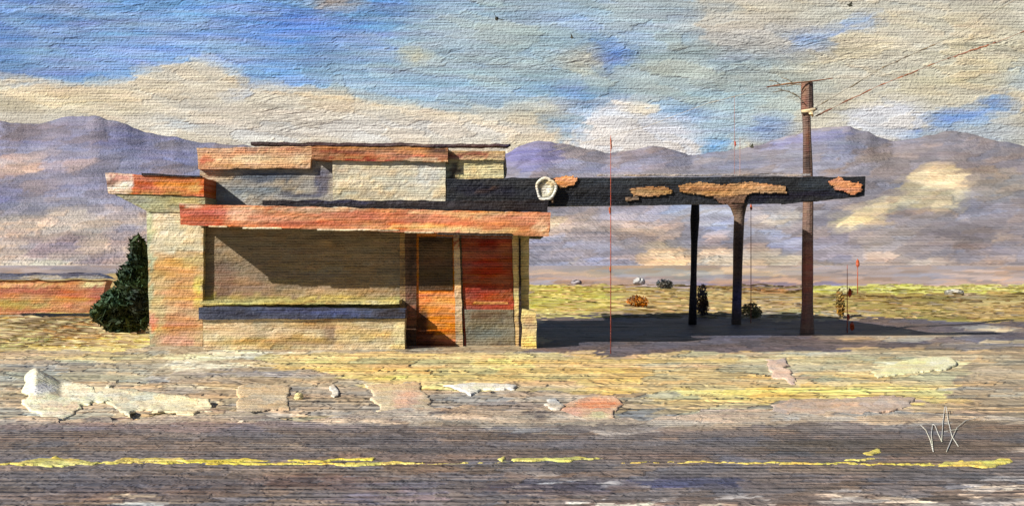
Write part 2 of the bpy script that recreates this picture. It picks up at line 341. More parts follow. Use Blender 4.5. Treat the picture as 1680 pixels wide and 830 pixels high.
hill_p = [
 (B(-900, 420, 100, 300), (116, 112, 138), 1), ((250, 235, 110, 34, 8), (98, 100, 150), .8), ((60, 215, 110, 24, 0), (108, 104, 130), .8), ((330, 238, 110, 12, 0), (110, 104, 116), .8),
 ((28, 272, 68, 22, -6), (176, 144, 128), .85), ((120, 262, 50, 22, 0), (132, 120, 134), .7), ((10, 318, 34, 18, 0), (92, 98, 160), .7), ((150, 310, 120, 28, 0), (128, 122, 150), .8),
 ([(-900, 352), (40, 352), (140, 340), (250, 346), (250, 460), (-900, 460)], (172, 150, 128), .95), ((90, 402, 62, 20, -8), (126, 106, 122), .8), ((170, 425, 50, 18, -12), (140, 118, 128), .8),
 ((20, 400, 30, 40, 0), (160, 140, 130), .6), ((100, 372, 100, 14, -8), (190, 158, 128), .7, .8), ((205, 385, 44, 20, -20), (150, 132, 140), .8), ((60, 436, 100, 12, 0), (186, 166, 126), .8), ((190, 350, 60, 14, 0), (150, 140, 150), .8),
 ((870, 255, 70, 32, 0), (92, 88, 150), .9), ((990, 270, 90, 26, 0), (134, 124, 140), .8), ((1080, 262, 80, 20, 0), (124, 116, 132), .8),
 ((930, 400, 110, 50, 0), (138, 132, 152), .9), ((960, 372, 120, 22, 0), (176, 152, 134), .75, .8), ((900, 365, 40, 15, 0), (190, 172, 130), .7), ((1000, 440, 130, 16, 0), (132, 128, 150), .8),
 ((1070, 375, 70, 16, 8), (188, 150, 124), .8, .8), ((1095, 425, 50, 34, 0), (198, 166, 106), .85), ((1050, 350, 120, 12, 0), (146, 142, 164), .8), ((1140, 345, 60, 20, 0), (150, 158, 180), .8),
 ((1180, 365, 36, 34, 0), (138, 150, 186), .9), ((1180, 425, 56, 26, 0), (200, 172, 134), .85, .9), ((1170, 390, 30, 6, 0), (214, 150, 110), .8), ((1270, 430, 60, 26, 0), (196, 176, 136), .8, .9),
 ((1280, 395, 70, 18, 10), (122, 134, 178), .85), ((1365, 410, 60, 34, 0), (128, 122, 142), .9), ((1290, 355, 60, 16, 0), (170, 164, 150), .7), ((1340, 440, 60, 12, 0), (176, 158, 134), .7),
 ((1560, 280, 160, 40, 0), (122, 114, 124), .8), ((1640, 305, 60, 34, 0), (140, 128, 118), .9), ((1380, 240, 130, 24, 0), (120, 114, 130), .8),
 ([(1478, 300), (1500, 276), (1560, 270), (1592, 280), (1592, 310), (1580, 340), (1540, 350), (1500, 335), (1470, 345), (1440, 372), (1380, 378), (1368, 360), (1420, 336), (1470, 322)], (190, 168, 118), .95, .85),
 ((1540, 300, 46, 24, -30), (206, 182, 128), .8, .8), ((1410, 362, 40, 11, -14), (200, 176, 112), .9), ((1520, 375, 120, 22, -4), (116, 112, 124), .8), ((1600, 390, 120, 26, 0), (112, 104, 116), .8),
 ((1450, 395, 60, 22, 0), (136, 134, 146), .7), ((1440, 426, 60, 18, 0), (184, 164, 156), .8, .8), ((1580, 435, 140, 16, 0), (152, 132, 124), .8, .8), ((1500, 448, 200, 10, 0), (178, 154, 130), .8, .8),
 ((1325, 228, 110, 7, -12), (84, 88, 150), .7),
]
rr = random.Random(5)
for _ in range(70):
    x_ = rr.uniform(-100, 1780); y_ = rr.uniform(330, 446)
    if 200 < x_ < 850: continue
    hill_p.append(((x_, y_, rr.uniform(10, 42), rr.uniform(2, 7), rr.uniform(-14, 6)), rr.choice([(196, 164, 132), (188, 166, 116), (146, 138, 152), (168, 148, 146), (204, 180, 140), (128, 120, 138)]), rr.uniform(.4, .8), .75))
paint(hills, PG, hill_p, gain=1.22, wx=14, wy=5, var=.08, seed=20, dab=(34, 9), dk=.55, tilt=.10, soft=(12, 5))

# ================================================================= GROUND
pyr = np.concatenate([np.array([432, 433.5, 435, 437, 439]), np.arange(441, 720, 1.6), np.arange(720, 1100, 3.0)])
zr = 3000.0 / (pyr - HOR); zr = np.concatenate([zr, np.array([3.5, 2, 0, -4, -10, -30, -80])]); zr = np.concatenate([[3000], zr])
pxs = np.arange(-900, 2581, 5.0)
PX, ZR = np.meshgrid(pxs, zr[::-1])
X = (PX - 840) / F * np.maximum(ZR, 7)
hgt = (fbm(X / 1.1, ZR / .28, 90, 3) - .5) * .05 * np.clip((ZR - 11.8) / 2, 0, 1) * np.clip((60 - ZR) / 30, 0, 1)
hgt += (fbm(X / 6, ZR / 2.0, 95, 3) - .5) * .10 * np.clip((ZR - 23) / 6, 0, 1) * np.clip((150 - ZR) / 80, 0, 1)
Vg = np.stack([X, ZR, hgt], -1)
ground = structure(gridmesh('ground', Vg, M_V))
gr_p = [
 (B(-900, 2600, 380, 456), (158, 142, 138), 1), ((1120, 446, 260, 10, 0), (180, 160, 128), .7, .8),
 (B(-900, 250, 452, 580), (166, 140, 78), 1), ((80, 505, 120, 16, 0), (190, 160, 70), .9), ((90, 528, 150, 16, 2), (146, 112, 54), .9), ((40, 548, 130, 12, 0), (178, 142, 66), .9), ((30, 512, 90, 6, 0), (206, 196, 100), .8, .8),
 ([(30, 548), (120, 556), (245, 542), (250, 580), (90, 584), (-20, 566)], (200, 182, 104), 1, .9),
 (B(850, 2600, 455, 474), (166, 146, 140), 1), ((1270, 467, 160, 6, 0), (136, 124, 152), .9), ((960, 464, 90, 6, 0), (160, 130, 110), .9),
 (B(850, 2600, 472, 532), (166, 146, 74), 1), ([(855, 474), (925, 470), (1010, 478), (1012, 515), (855, 515)], (190, 180, 52), .95), ((1070, 492, 60, 12, 0), (188, 158, 74), .9), ((1080, 508, 70, 9, 0), (150, 128, 66), .9),
 ((1185, 494, 48, 16, 0), (184, 160, 96), .95), ((1280, 500, 46, 22, 0), (178, 154, 112), .95), ((1280, 480, 60, 6, 0), (176, 134, 70), .8),
 ([(1335, 476), (1560, 482), (1600, 526), (1340, 530)], (150, 130, 52), .95), ((1630, 502, 80, 24, 0), (172, 148, 82), .95), ((1500, 512, 120, 10, 0), (162, 142, 66), .9),
 ([(1320, 470), (1420, 466), (1560, 470), (1680, 466), (2600, 466), (2600, 476), (1680, 479), (1540, 481), (1430, 480), (1340, 478)], (232, 216, 92), 1), ((1575, 483, 24, 6, 10), (180, 172, 164), .9),
 (B(850, 1420, 512, 590), (176, 158, 124), 1), ([(880, 518), (1010, 514), (1200, 518), (1360, 526), (2600, 528), (2600, 548), (1700, 552), (1440, 572), (1300, 573), (1120, 580), (880, 580)], (88, 80, 88), .95), ((930, 508, 90, 8, 0), (178, 160, 70), .8), ((1270, 522, 80, 8, 0), (176, 152, 108), .8),  # grey strip extended under the canopy, its colour darkened to deepen the cast shadow
 ((1480, 552, 160, 9, 0), (170, 154, 128), .9), ((1600, 566, 110, 10, 0), (128, 116, 112), .8, .8), ((1540, 584, 180, 12, 2), (172, 156, 122), .9), ((1640, 540, 60, 5, 0), (200, 190, 160), .9),
 (B(-900, 250, 574, 632), (166, 154, 128), 1), ((60, 600, 110, 12, 0), (142, 134, 122), .7, .8), ((180, 586, 120, 9, 0), (186, 176, 128), .9, .8), ((120, 618, 170, 8, 2), (166, 156, 122), .9),
 ([(248, 588), (330, 578), (560, 576), (600, 586), (560, 600), (400, 604), (260, 612)], (206, 192, 158), 1), ((420, 612, 150, 8, 0), (146, 138, 136), .8, .85), ((320, 622, 120, 8, 0), (150, 142, 130), .9), ((380, 592, 60, 5, 0), (160, 142, 112), .8),
 ([(430, 582), (600, 576), (840, 580), (1040, 588), (1060, 640), (940, 648), (820, 640), (600, 636), (560, 612), (440, 600)], (204, 178, 110), 1), ((700, 606, 130, 8, 0), (196, 170, 102), .8, .8), ((1000, 620, 60, 18, 0), (204, 172, 100), .9),
 ((900, 632, 90, 8, 0), (176, 154, 120), .8), ((560, 600, 50, 10, 0), (206, 178, 96), .8, .8), ((640, 630, 60, 6, 0), (186, 160, 90), .7),
 ([(1045, 580), (1400, 582), (1560, 590), (1600, 640), (1500, 648), (1200, 652), (1050, 640)], (182, 168, 124), 1), ((1250, 606, 110, 12, 0), (170, 158, 120), .8), ((1150, 592, 100, 6, 0), (196, 172, 104), .8, .8), ((1290, 612, 36, 10, 20), (196, 166, 150), .7),
 ((1500, 602, 90, 11, -4), (216, 206, 156), .95), ([(1120, 640), (1380, 632), (1560, 628), (1570, 660), (1400, 664), (1300, 660), (1130, 668)], (208, 182, 104), .95), ((1150, 660, 110, 14, 0), (190, 172, 120), .9),
 ([(1290, 656), (1500, 650), (1500, 690), (1420, 700), (1290, 694)], (178, 152, 134), .95), ((1390, 690, 60, 7, 10), (112, 100, 102), .7), ((1620, 640, 80, 40, 0), (156, 138, 112), .95), ((1590, 690, 120, 18, 0), (128, 114, 106), .8),
 ((1500, 680, 60, 12, 0), (160, 144, 120), .6), ((1180, 680, 80, 16, 0), (176, 164, 130), .9), ((1060, 688, 60, 20, 0), (112, 118, 124), .85),
 (B(-900, 400, 632, 700), (182, 168, 138), .95), ((250, 640, 170, 10, 3), (154, 142, 132), .7), ((330, 672, 80, 12, 0), (176, 162, 128), .8), ((220, 696, 170, 9, 0), (168, 140, 128), .9), ((20, 670, 50, 30, 0), (150, 136, 112), .8),
 ([(390, 634), (940, 640), (1020, 650), (930, 694), (400, 694)], (166, 152, 134), .9), ((540, 660, 60, 20, 0), (164, 148, 128), .8), ((820, 668, 110, 10, 0), (144, 134, 130), .7, .8), ((760, 646, 120, 6, 0), (168, 152, 128), .8, .8), ((500, 688, 60, 6, 0), (160, 148, 112), .8),
]
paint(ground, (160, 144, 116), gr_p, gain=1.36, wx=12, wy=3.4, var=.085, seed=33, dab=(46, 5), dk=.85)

# road: parallel to the picture, its far edge ragged where the paint of the verge breaks over it
pyr = np.arange(686, 1180, 2.0); zr = 3000 / (pyr - HOR)
pxs = np.arange(-900, 2581, 5.0); PX, ZR = np.meshgrid(pxs, zr[::-1])
X = (PX - 840) / F * ZR
far = ZR[-1:, :]
edge = (fbm(X[-1] / 1.3, X[-1] * 0, 44, 5) - .5) * 2.0 + (vn(X[-1] / .16, X[-1] * 0, 45) - .5) * .35
wgt = np.clip((ZR - 10.4) / 1.2, 0, 1)
Vg = np.stack([X, ZR + edge[None, :] * wgt, .05 + (fbm(X / .9, ZR / .25, 48) - .5) * .012], -1)
road = structure(gridmesh('road', Vg, M_R))
rd_p = [(B(-900, 2600, 660, 697), (176, 160, 138), .95, .8), (B(-900, 2600, 694, 706), (150, 138, 124), .7, .5), ((300, 700, 340, 10, 0), (122, 104, 104), .8, .8), ((700, 712, 300, 14, 0), (106, 95, 92), .9), ((1300, 716, 300, 16, 0), (106, 95, 92), .9), ((900, 706, 160, 8, 0), (150, 140, 128), .8, .6), ((1000, 708, 60, 7, 0), (164, 148, 130), .8, .8),
 ((1200, 702, 300, 7, 0), (124, 112, 106), .8, .7), ((140, 730, 240, 20, 0), (104, 92, 86), .8), ((700, 750, 160, 10, 0), (124, 112, 110), .7, .6), ((840, 765, 200, 9, 0), (106, 96, 90), .7, .7),
 ((1130, 790, 130, 12, 0), (66, 66, 92), .85), ((520, 790, 120, 14, 0), (104, 76, 68), .8, .7), ((250, 800, 220, 20, 0), (92, 80, 80), .8), ((900, 800, 150, 16, 0), (80, 74, 88), .8), ((1420, 735, 260, 16, 0), (88, 80, 74), .8), ((1600, 700, 100, 14, 0), (104, 92, 84), .8),
 ((640, 812, 120, 20, 0), (128, 108, 118), .7, .7), ((220, 822, 60, 12, 0), (206, 194, 172), .9, .55), ((535, 826, 36, 10, 0), (206, 190, 176), .9, .8), ((920, 800, 140, 26, 0), (196, 186, 176), .8, .42), ((1000, 826, 160, 14, 0), (206, 194, 186), .9, .5),
 ((1220, 826, 60, 14, 0), (214, 204, 196), .95, .65), ((1440, 820, 130, 20, 0), (206, 196, 184), .9, .48), ((1640, 806, 90, 34, 0), (206, 194, 184), .9, .58), ((1672, 740, 34, 20, 0), (196, 186, 172), .8, .5), ((1560, 826, 160, 10, 0), (210, 200, 190), .8, .55)]
paint(road, (112, 100, 96), rd_p, gain=1.2, wx=14, wy=3.4, var=.09, seed=52, dab=(60, 6), dk=.8)

# worn double yellow line: separate thick dabs of road paint, one mesh
def dab(poly, h0, h1, mb, warp=3.0, seed=1, step=(4, 1.1), curl=None):
    """a ragged patch lying on the ground, outlined by photo pixels, with real thickness"""
    xs = [a for a, b in poly]; ys = [b for a, b in poly]
    gx = np.arange(min(xs) - 6, max(xs) + 6, step[0]); gy = np.arange(min(ys) - 4, max(ys) + 4, step[1])
    GX, GY = np.meshgrid(gx, gy)
    WX = GX + (fbm(GX / 23, GY / 5, seed) - .5) * warp * 6; WY = GY + (fbm(GX / 31, GY / 9, seed + 3, 4) - .5) * warp * 3.4 + (vn(GX / 7.3, GY / 40, seed + 5) - .5) ** 3 * warp * 8
    cx = (WX[:-1, :-1] + WX[1:, 1:]) / 2; cy = (WY[:-1, :-1] + WY[1:, 1:]) / 2
    m = inside(poly, cx, cy)
    st = {}
    def vid(j, i, top):
        k = (j, i, top)
        if k not in st:
            p = G(GX[j, i], GY[j, i]); n = float(fbm(np.array(GX[j, i] / 14), np.array(GY[j, i] / 3.5), seed + 7))
            hh = h0 + (h1 - h0) * n
            if curl: hh += curl(GX[j, i], GY[j, i])
            p.z = hh if top else (.0 if not curl else max(-.03, hh - (h1 * .4 + .03)))
            st[k] = len(mb.v); mb.v.append(tuple(p))
        return st[k]
    R, Cn = m.shape
    for j in range(R):
        for i in range(Cn):
            if not m[j, i]: continue
            mb.f.append((vid(j + 1, i, 1), vid(j + 1, i + 1, 1), vid(j, i + 1, 1), vid(j, i, 1)))
            mb.f.append((vid(j, i, 0), vid(j, i + 1, 0), vid(j + 1, i + 1, 0), vid(j + 1, i, 0)))
            for (dj, di, a, b) in ((-1, 0, (j, i), (j, i + 1)), (1, 0, (j + 1, i + 1), (j + 1, i)), (0, -1, (j + 1, i), (j, i)), (0, 1, (j, i + 1), (j + 1, i + 1))):
                jj, ii = j + dj, i + di
                if jj < 0 or ii < 0 or jj >= R or ii >= Cn or not m[jj, ii]:
                    mb.f.append((vid(*a, 1), vid(*b, 1), vid(*b, 0), vid(*a, 0)))
mb = MB()
for k, q in enumerate([[(150, 769), (400, 767), (700, 769), (700, 771), (400, 770), (150, 772)], [(1100, 768), (1400, 770), (1580, 770), (1580, 772), (1400, 772), (1100, 770)], [(12, 770), (60, 756), (165, 762), (165, 768), (110, 778), (30, 777)], [(160, 766), (210, 752), (330, 756), (455, 760), (400, 767), (240, 764)],
          [(330, 770), (500, 771), (620, 771), (640, 774), (420, 777), (340, 774)], [(470, 758), (620, 754), (610, 760), (480, 762)], [(690, 768), (640, 774), (560, 772), (600, 765)],
          [(812, 756), (830, 748), (826, 764)], [(838, 753), (940, 750), (1000, 755), (940, 759), (845, 760)], [(1110, 766), (1290, 764), (1290, 767), (1130, 770)],
          [(1270, 769), (1500, 773), (1660, 768), (1662, 763), (1640, 760), (1560, 770), (1400, 768), (1290, 765)], [(1550, 770), (1610, 762), (1658, 760), (1664, 768), (1640, 777), (1540, 779)],
          [(1385, 758), (1450, 754), (1420, 761), (1390, 762)], [(1410, 752), (1440, 740), (1450, 750), (1430, 757)], [(1550, 760), (1582, 757), (1580, 762), (1555, 763)], [(20, 766), (0, 770), (-60, 772), (-60, 776), (10, 775)], [(700, 769), (840, 766), (840, 767.6), (700, 771)],
          [(1000, 767), (1110, 768), (1110, 770), (1000, 769)]]):
    my = sum(b for a, b in q) / len(q); mz = my if my < 752 else 767 + (my - 767) * .5; q = [(a, mz + (b - my) * .62) for a, b in q]
    dab(q, .055, .066, mb, warp=2.4, seed=200 + k, step=(3, .7))
mk = structure(mb.build('road_marking', M_I, relax=2))
paint(mk, (218, 198, 70), [((100, 762, 70, 5, 0), (232, 218, 120), .8), ((70, 774, 50, 5, 0), (206, 160, 40), .8), ((300, 757, 60, 5, 0), (206, 196, 60), .8), ((560, 774, 100, 5, 0), (214, 180, 70), .8), ((900, 755, 100, 9, 0), (206, 208, 90), .7), ((1240, 768, 120, 8, 0), (190, 160, 60), .7), ((560, 770, 60, 4, 0), (240, 220, 150), .7)], gain=1.0, var=.06)

# ================================================================= BUILDING
bld = thing('roadside_building', 'abandoned flat-roofed roadside station with orange fascia, cream walls and dark recessed front', 'building', P(590, 575, 20.7) * 1)
bld.location.z = 0
parts = {}
ZF, ZW = 20.7, 21.93
# walls
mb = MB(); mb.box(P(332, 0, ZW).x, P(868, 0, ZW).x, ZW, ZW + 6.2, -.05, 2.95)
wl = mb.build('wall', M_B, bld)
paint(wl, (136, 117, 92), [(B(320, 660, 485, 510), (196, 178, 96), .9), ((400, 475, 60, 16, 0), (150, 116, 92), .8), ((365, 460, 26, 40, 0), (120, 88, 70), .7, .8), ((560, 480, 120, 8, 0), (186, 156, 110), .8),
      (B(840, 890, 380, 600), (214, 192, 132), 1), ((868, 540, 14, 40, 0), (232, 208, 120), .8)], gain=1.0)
mb = MB(); mb.pbox([(240, 318), (334, 326), (332, 576), (246, 580)], 21.78, 6.0)
pr = mb.build('corner_pier', M_B, bld)
paint(pr, (196, 164, 114), [(B(230, 340, 300, 415), (206, 194, 162), 1), ((265, 350, 16, 60, 0), (220, 204, 176), .7), ((310, 430, 30, 12, 0), (214, 190, 130), .8), ((285, 440, 46, 16, 0), (214, 160, 82), .8, .9), ((300, 480, 40, 34, 0), (206, 150, 88), .8),
      (B(236, 250, 330, 600), (176, 184, 150), .9), ((256, 520, 12, 50, 0), (198, 176, 120), .8), ((296, 535, 36, 34, 0), (192, 136, 92), .9), ((290, 560, 36, 12, 0), (206, 150, 120), .8), ((250, 530, 9, 20, 0), (206, 120, 90), .8), ((325, 480, 8, 34, 0), (222, 206, 90), .8)], gain=1.05)
# main roof slab with its orange fascia (drops slightly to the right)
mb = MB(); mb.pbox([(297, 338), (902, 353), (902, 380), (297, 364)], ZF + .06, 7.0)
rf = mb.build('roof', M_B, bld); paint(rf, (150, 120, 88), gain=.8)
mb = MB(); mb.pbox([(294, 334), (903, 349), (900, 388), (296, 369)], ZF, .07, cell=.07, wob=.022)
fs = mb.build('fascia', M_B, rf)
paint(fs, (198, 124, 84), [([(290, 325), (372, 330), (366, 380), (290, 380)], (176, 84, 48), 1), ((338, 352, 38, 6, 0), (166, 74, 44), .8), ((392, 352, 28, 10, 0), (222, 164, 122), .9), ((500, 368, 140, 5, 0), (176, 96, 60), .8, .85), ((500, 345, 160, 5, 0), (214, 178, 140), .7, .7),
      ((640, 362, 90, 9, 0), (200, 116, 76), .8), ((700, 372, 130, 4, 1), (206, 150, 90), .9), ((760, 350, 130, 5, 2), (222, 182, 130), .8, .8), ((810, 364, 70, 10, 2), (218, 138, 88), .9), ((740, 376, 130, 5, 2), (226, 200, 140), .8, .8), ((890, 372, 20, 16, 0), (216, 176, 136), .9),
      ((330, 334, 80, 4, -2), (228, 206, 180), .9), ((590, 352, 120, 6, 0), (190, 104, 66), .7, .8)], gain=1.06)
mb = MB(); mb.pbox([(720, 381), (840, 383), (842, 388), (716, 385)], ZF - .02, .02, wob=.015)
mb.pbox([(716, 388), (842, 390), (842, 391.5), (716, 389)], ZF - .005, .02, wob=.01)
q = mb.build('fascia_crack', M_BS, rf); paint(q, (52, 38, 30), gain=.9)
q['label'] = 'dark split along the lower right edge of the fascia'
mb = MB(); mb.pbox([(430, 328), (900, 329), (899, 348), (430, 336)], ZF + .12, .25, wob=.03)
q = mb.build('roof_edging', M_B, rf); paint(q, (38, 34, 40), [((560, 330, 80, 4, 0), (60, 62, 100), .7), ((820, 344, 60, 4, 0), (24, 20, 30), .9), ((700, 334, 90, 3, 0), (96, 92, 100), .6, .7)], gain=.9)
mb = MB()
for (x0, x1, y) in ((342, 372, 371), (398, 462, 374), (520, 655, 377), (664, 712, 381)): mb.pbox([(x0, y - 1.2), (x1, y - .8), (x1, y + 1.6), (x0, y + 1.2)], ZF - .012, .05, wob=.012, cell=.06)
q = mb.build('highlight_strip', M_BS, rf); paint(q, (226, 210, 180), gain=1.0)  # cream strips put in for the bright highlight line below the fascia
# high roof on the left, with a sloping underside
a, b = P(172, 284, 21.70), P(334, 292, 21.70); c, d = P(178, 318, 21.70), P(334, 322, 21.70); D = Vector((0, 1.3, 0))
mb = MB(); mb.hexa([c, d, d + D, c + D, a, b, b + D, a + D], cell=.07, wob=.024)
hr = mb.build('high_roof', M_B, bld)
paint(hr, (196, 96, 36), [(B(160, 218, 270, 330), (222, 196, 176), 1), ((196, 290, 18, 5, 0), (150, 70, 60), .7), ((180, 300, 7, 22, 0), (120, 80, 66), .8, .8), ((202, 306, 18, 6, 0), (236, 228, 216), .9), ((236, 300, 22, 14, 0), (176, 70, 30), .8),
      ((290, 306, 46, 12, 0), (214, 136, 44), .9, .9), ((260, 318, 60, 5, 0), (180, 140, 50), .8, .8), ((322, 306, 10, 16, 0), (222, 176, 96), .8)], gain=1.05)
a, b, c, d = P(186, 319, 21.74), P(336, 323, 21.74), P(336, 348, 21.74), P(243, 348, 21.74)
mb = MB(); mb.hexa([d, c, c + D * .9, d + D * .9, a, b, b + D * .9, a + D * .9], cell=.08, wob=.02)
q = mb.build('soffit', M_B, hr); paint(q, (170, 166, 124), [((220, 328, 30, 8, 0), (150, 148, 130), .8), ((300, 330, 36, 9, 0), (176, 164, 96), .8), ((300, 345, 40, 6, 0), (206, 196, 160), .9)], gain=1.0)
mb = MB(); mb.pbox([(232, 284), (330, 289), (330, 291.6), (232, 288)], 21.66, .1, wob=.012)
q = mb.build('flashing', M_BS, hr); paint(q, (44, 32, 34), gain=.9)
# upper storey (clerestory)
mb = MB(); mb.pbox([(328, 262), (548, 262), (548, 345), (328, 345)], 22.6, 4.5)
q = mb.build('upper_wall', M_B, bld)
paint(q, (164, 158, 148), [((360, 292, 40, 12, 0), (176, 160, 134), .85), ((440, 290, 60, 12, 0), (84, 92, 104), .9), ((440, 312, 80, 10, 0), (120, 128, 134), .9), ((500, 320, 60, 4, 0), (60, 62, 80), .8, .8), ((528, 296, 18, 30, 0), (84, 84, 104), .9), ((480, 312, 26, 8, 0), (180, 166, 138), .7, .8), ((380, 320, 40, 6, 0), (190, 186, 166), .7)], gain=1.0)
mb = MB(); mb.pbox([(546, 256), (731, 258), (731, 345), (546, 345)], 22.3, 4.5)
q = mb.build('upper_wall', M_B, bld); q['label'] = 'pale cream block in the middle of the upper storey'
paint(q, (206, 196, 168), [((640, 300, 80, 20, 0), (212, 202, 174), .8), ((570, 318, 30, 12, 0), (172, 166, 140), .7, .8), ((700, 290, 26, 26, 0), (216, 206, 186), .8), ((560, 280, 14, 16, 0), (190, 176, 150), .8)], gain=1.05)
mb = MB(); mb.pbox([(731, 256), (826, 259), (826, 345), (731, 345)], 22.46, 4)
q = mb.build('upper_wall', M_B, bld); paint(q, (222, 208, 158), [((744, 280, 12, 20, 0), (60, 50, 46), .8, .8)], gain=1.0); q['label'] = 'cream end block of the upper storey above the dark canopy'
mb = MB(); mb.pbox([(322, 243), (512, 240), (510, 276), (326, 277)], 22.45, 5.0, cell=.075, wob=.028)
q = mb.build('upper_roof', M_B, bld)
paint(q, (206, 166, 126), [((334, 262, 10, 18, 0), (184, 96, 62), .9), ((380, 252, 60, 5, 0), (200, 140, 100), .8, .8), ((430, 262, 60, 9, 0), (224, 192, 150), .8, .9), ((492, 262, 18, 10, 0), (232, 202, 160), .9), ((370, 270, 60, 5, 0), (214, 166, 110), .8), ((440, 247, 70, 4, 0), (176, 110, 84), .8, .7)], gain=1.05)
mb = MB(); mb.pbox([(511, 240), (735, 243), (735, 266), (513, 262)], 22.2, 5.0, cell=.075, wob=.026)
q = mb.build('upper_roof', M_B, bld); q['label'] = 'longer rust-red roof slab of the upper storey'
paint(q, (166, 112, 74), [((560, 250, 50, 4, 0), (120, 60, 34), .9, .8), ((640, 256, 100, 4, 2), (186, 104, 66), .9), ((600, 262, 90, 3, 2), (150, 48, 30), .9), ((690, 264, 60, 4, 0), (222, 196, 160), .8, .8), ((680, 248, 60, 4, 0), (206, 150, 96), .9), ((720, 246, 20, 4, 0), (60, 40, 40), .9), ((530, 262, 16, 8, 0), (140, 90, 60), .8)], gain=1.05)
mb = MB(); mb.pbox([(731, 247), (829, 249), (827, 264), (733, 261)], 22.38, 4.6, cell=.075, wob=.026)
q = mb.build('upper_roof', M_B, bld); q['label'] = 'short end roof slab of the upper storey in dull red and cream'
paint(q, (196, 160, 110), [((770, 252, 60, 5, 0), (150, 78, 54), .9), ((790, 262, 30, 5, 0), (200, 130, 86), .8), ((800, 266, 30, 6, 0), (210, 196, 140), .9), ((750, 262, 16, 8, 0), (206, 172, 140), .8)], gain=1.05)
mb = MB(); mb.pbox([(408, 233), (700, 236), (870, 235), (868, 240)][:4], 22.0, .01) if False else mb
mb = MB(); mb.pbox([(412, 233), (838, 237), (832, 241), (412, 238)], 22.6, .35, wob=.03)
q = mb.build('roof_cap', M_B, bld); paint(q, (74, 56, 62), [((460, 236, 70, 4, 0), (46, 32, 30), .9), ((700, 238, 100, 3, 0), (150, 132, 120), .7, .7), ((840, 238, 20, 4, 0), (70, 66, 120), .8)], gain=.95)
# low front wall with dark blue ledge
mb = MB(); mb.pbox([(333, 522), (664, 523), (664, 575), (333, 576)], 20.95, .3)
q = mb.build('low_wall', M_B, bld)
paint(q, (204, 182, 140), [((450, 560, 130, 9, 0), (170, 140, 82), .9), ((380, 540, 50, 12, 0), (206, 176, 134), .8), ((540, 545, 10, 30, 0), (140, 112, 90), .7), ((600, 545, 60, 14, 0), (204, 176, 110), .8), ((655, 550, 14, 26, 0), (222, 206, 150), .9), ((500, 535, 120, 5, 0), (168, 136, 92), .7, .8)], gain=1.05)
mb = MB(); mb.pbox([(326, 504), (664, 508), (664, 522), (326, 524)], 20.87, .5, wob=.02)
q = mb.build('ledge', M_B, bld)
paint(q, (64, 70, 94), [((380, 514, 60, 8, 0), (36, 36, 56), .8), ((560, 512, 80, 6, 0), (76, 92, 140), .8), ((470, 512, 50, 6, 0), (56, 66, 110), .8), ((640, 514, 30, 7, 0), (50, 44, 50), .8), ((430, 502, 90, 3, 0), (96, 100, 130), .6, .7)], gain=.95)
mb = MB(); mb.pbox([(328, 494), (655, 493), (655, 499), (328, 500)], 21.3, .6, wob=.014)
q = mb.build('window_sill', M_B, bld); paint(q, (208, 192, 110), [((500, 497, 80, 4, 0), (170, 132, 70), .8), ((600, 496, 50, 4, 0), (228, 214, 160), .8), ((400, 497, 60, 3, 0), (190, 170, 80), .7)], gain=1.0)
# posts between the bays
def post(q4, z, d, col, pat=(), name='post'):
    mb = MB(); mb.pbox(q4, z, d, cell=.07, wob=.012); o = mb.build(name, M_BS, bld); paint(o, col, pat, gain=1.0); return o
post([(656, 380), (664, 380), (666, 570), (656, 570)], 21.86, .2, (172, 138, 92), [((660, 450, 6, 40, 0), (120, 96, 70), .8)])
post([(664, 380), (683, 380), (683, 575), (666, 575)], 21.84, .2, (100, 72, 54), [((676, 440, 6, 60, 0), (60, 44, 34), .8), ((672, 520, 8, 40, 0), (170, 100, 70), .8, .7)])
post([(744, 383), (753, 383), (760, 572), (748, 572)], 21.80, .2, (198, 170, 134), [((754, 550, 7, 20, 0), (226, 206, 130), .9), ((748, 400, 6, 16, 0), (150, 70, 50), .8)])
post([(840, 385), (850, 385), (856, 576), (846, 576)], 21.76, .25, (196, 170, 122), [((848, 480, 5, 60, 0), (226, 206, 140), .7)])
post([(851, 390), (854, 391), (856, 576), (851, 577)], 21.72, .08, (40, 30, 30))
# orange door
dr = MB(); dr.pbox([(681, 383), (746, 383), (748, 572), (681, 572)], 21.88, .08); od = dr.build('door', M_BS, bld); od['label'] = 'orange door with a dark upper pane'
paint(od, (210, 128, 50), [([(660, 480), (700, 520), (712, 545), (710, 580), (660, 580)], (120, 60, 34), .9), ((690, 528, 14, 24, 0), (66, 44, 30), .8, .85), ((724, 495, 34, 8, 0), (226, 156, 92), .9), ((690, 490, 20, 6, 0), (214, 106, 50), .8), ((700, 565, 40, 6, 0), (110, 44, 24), .85), ((728, 560, 20, 12, 0), (190, 96, 40), .7)], gain=1.08)  # first patch: low wall's diagonal cast shadow painted into the door colour
mb = MB(); mb.pbox([(687, 389), (742, 389), (743, 476), (687, 476)], 21.85, .03, wob=.008)
q = mb.build('pane', M_BS, od); paint(q, (92, 72, 50), [((715, 420, 26, 30, 0), (104, 80, 58), .8), ((700, 394, 26, 8, 0), (50, 34, 28), .8)], gain=.8)
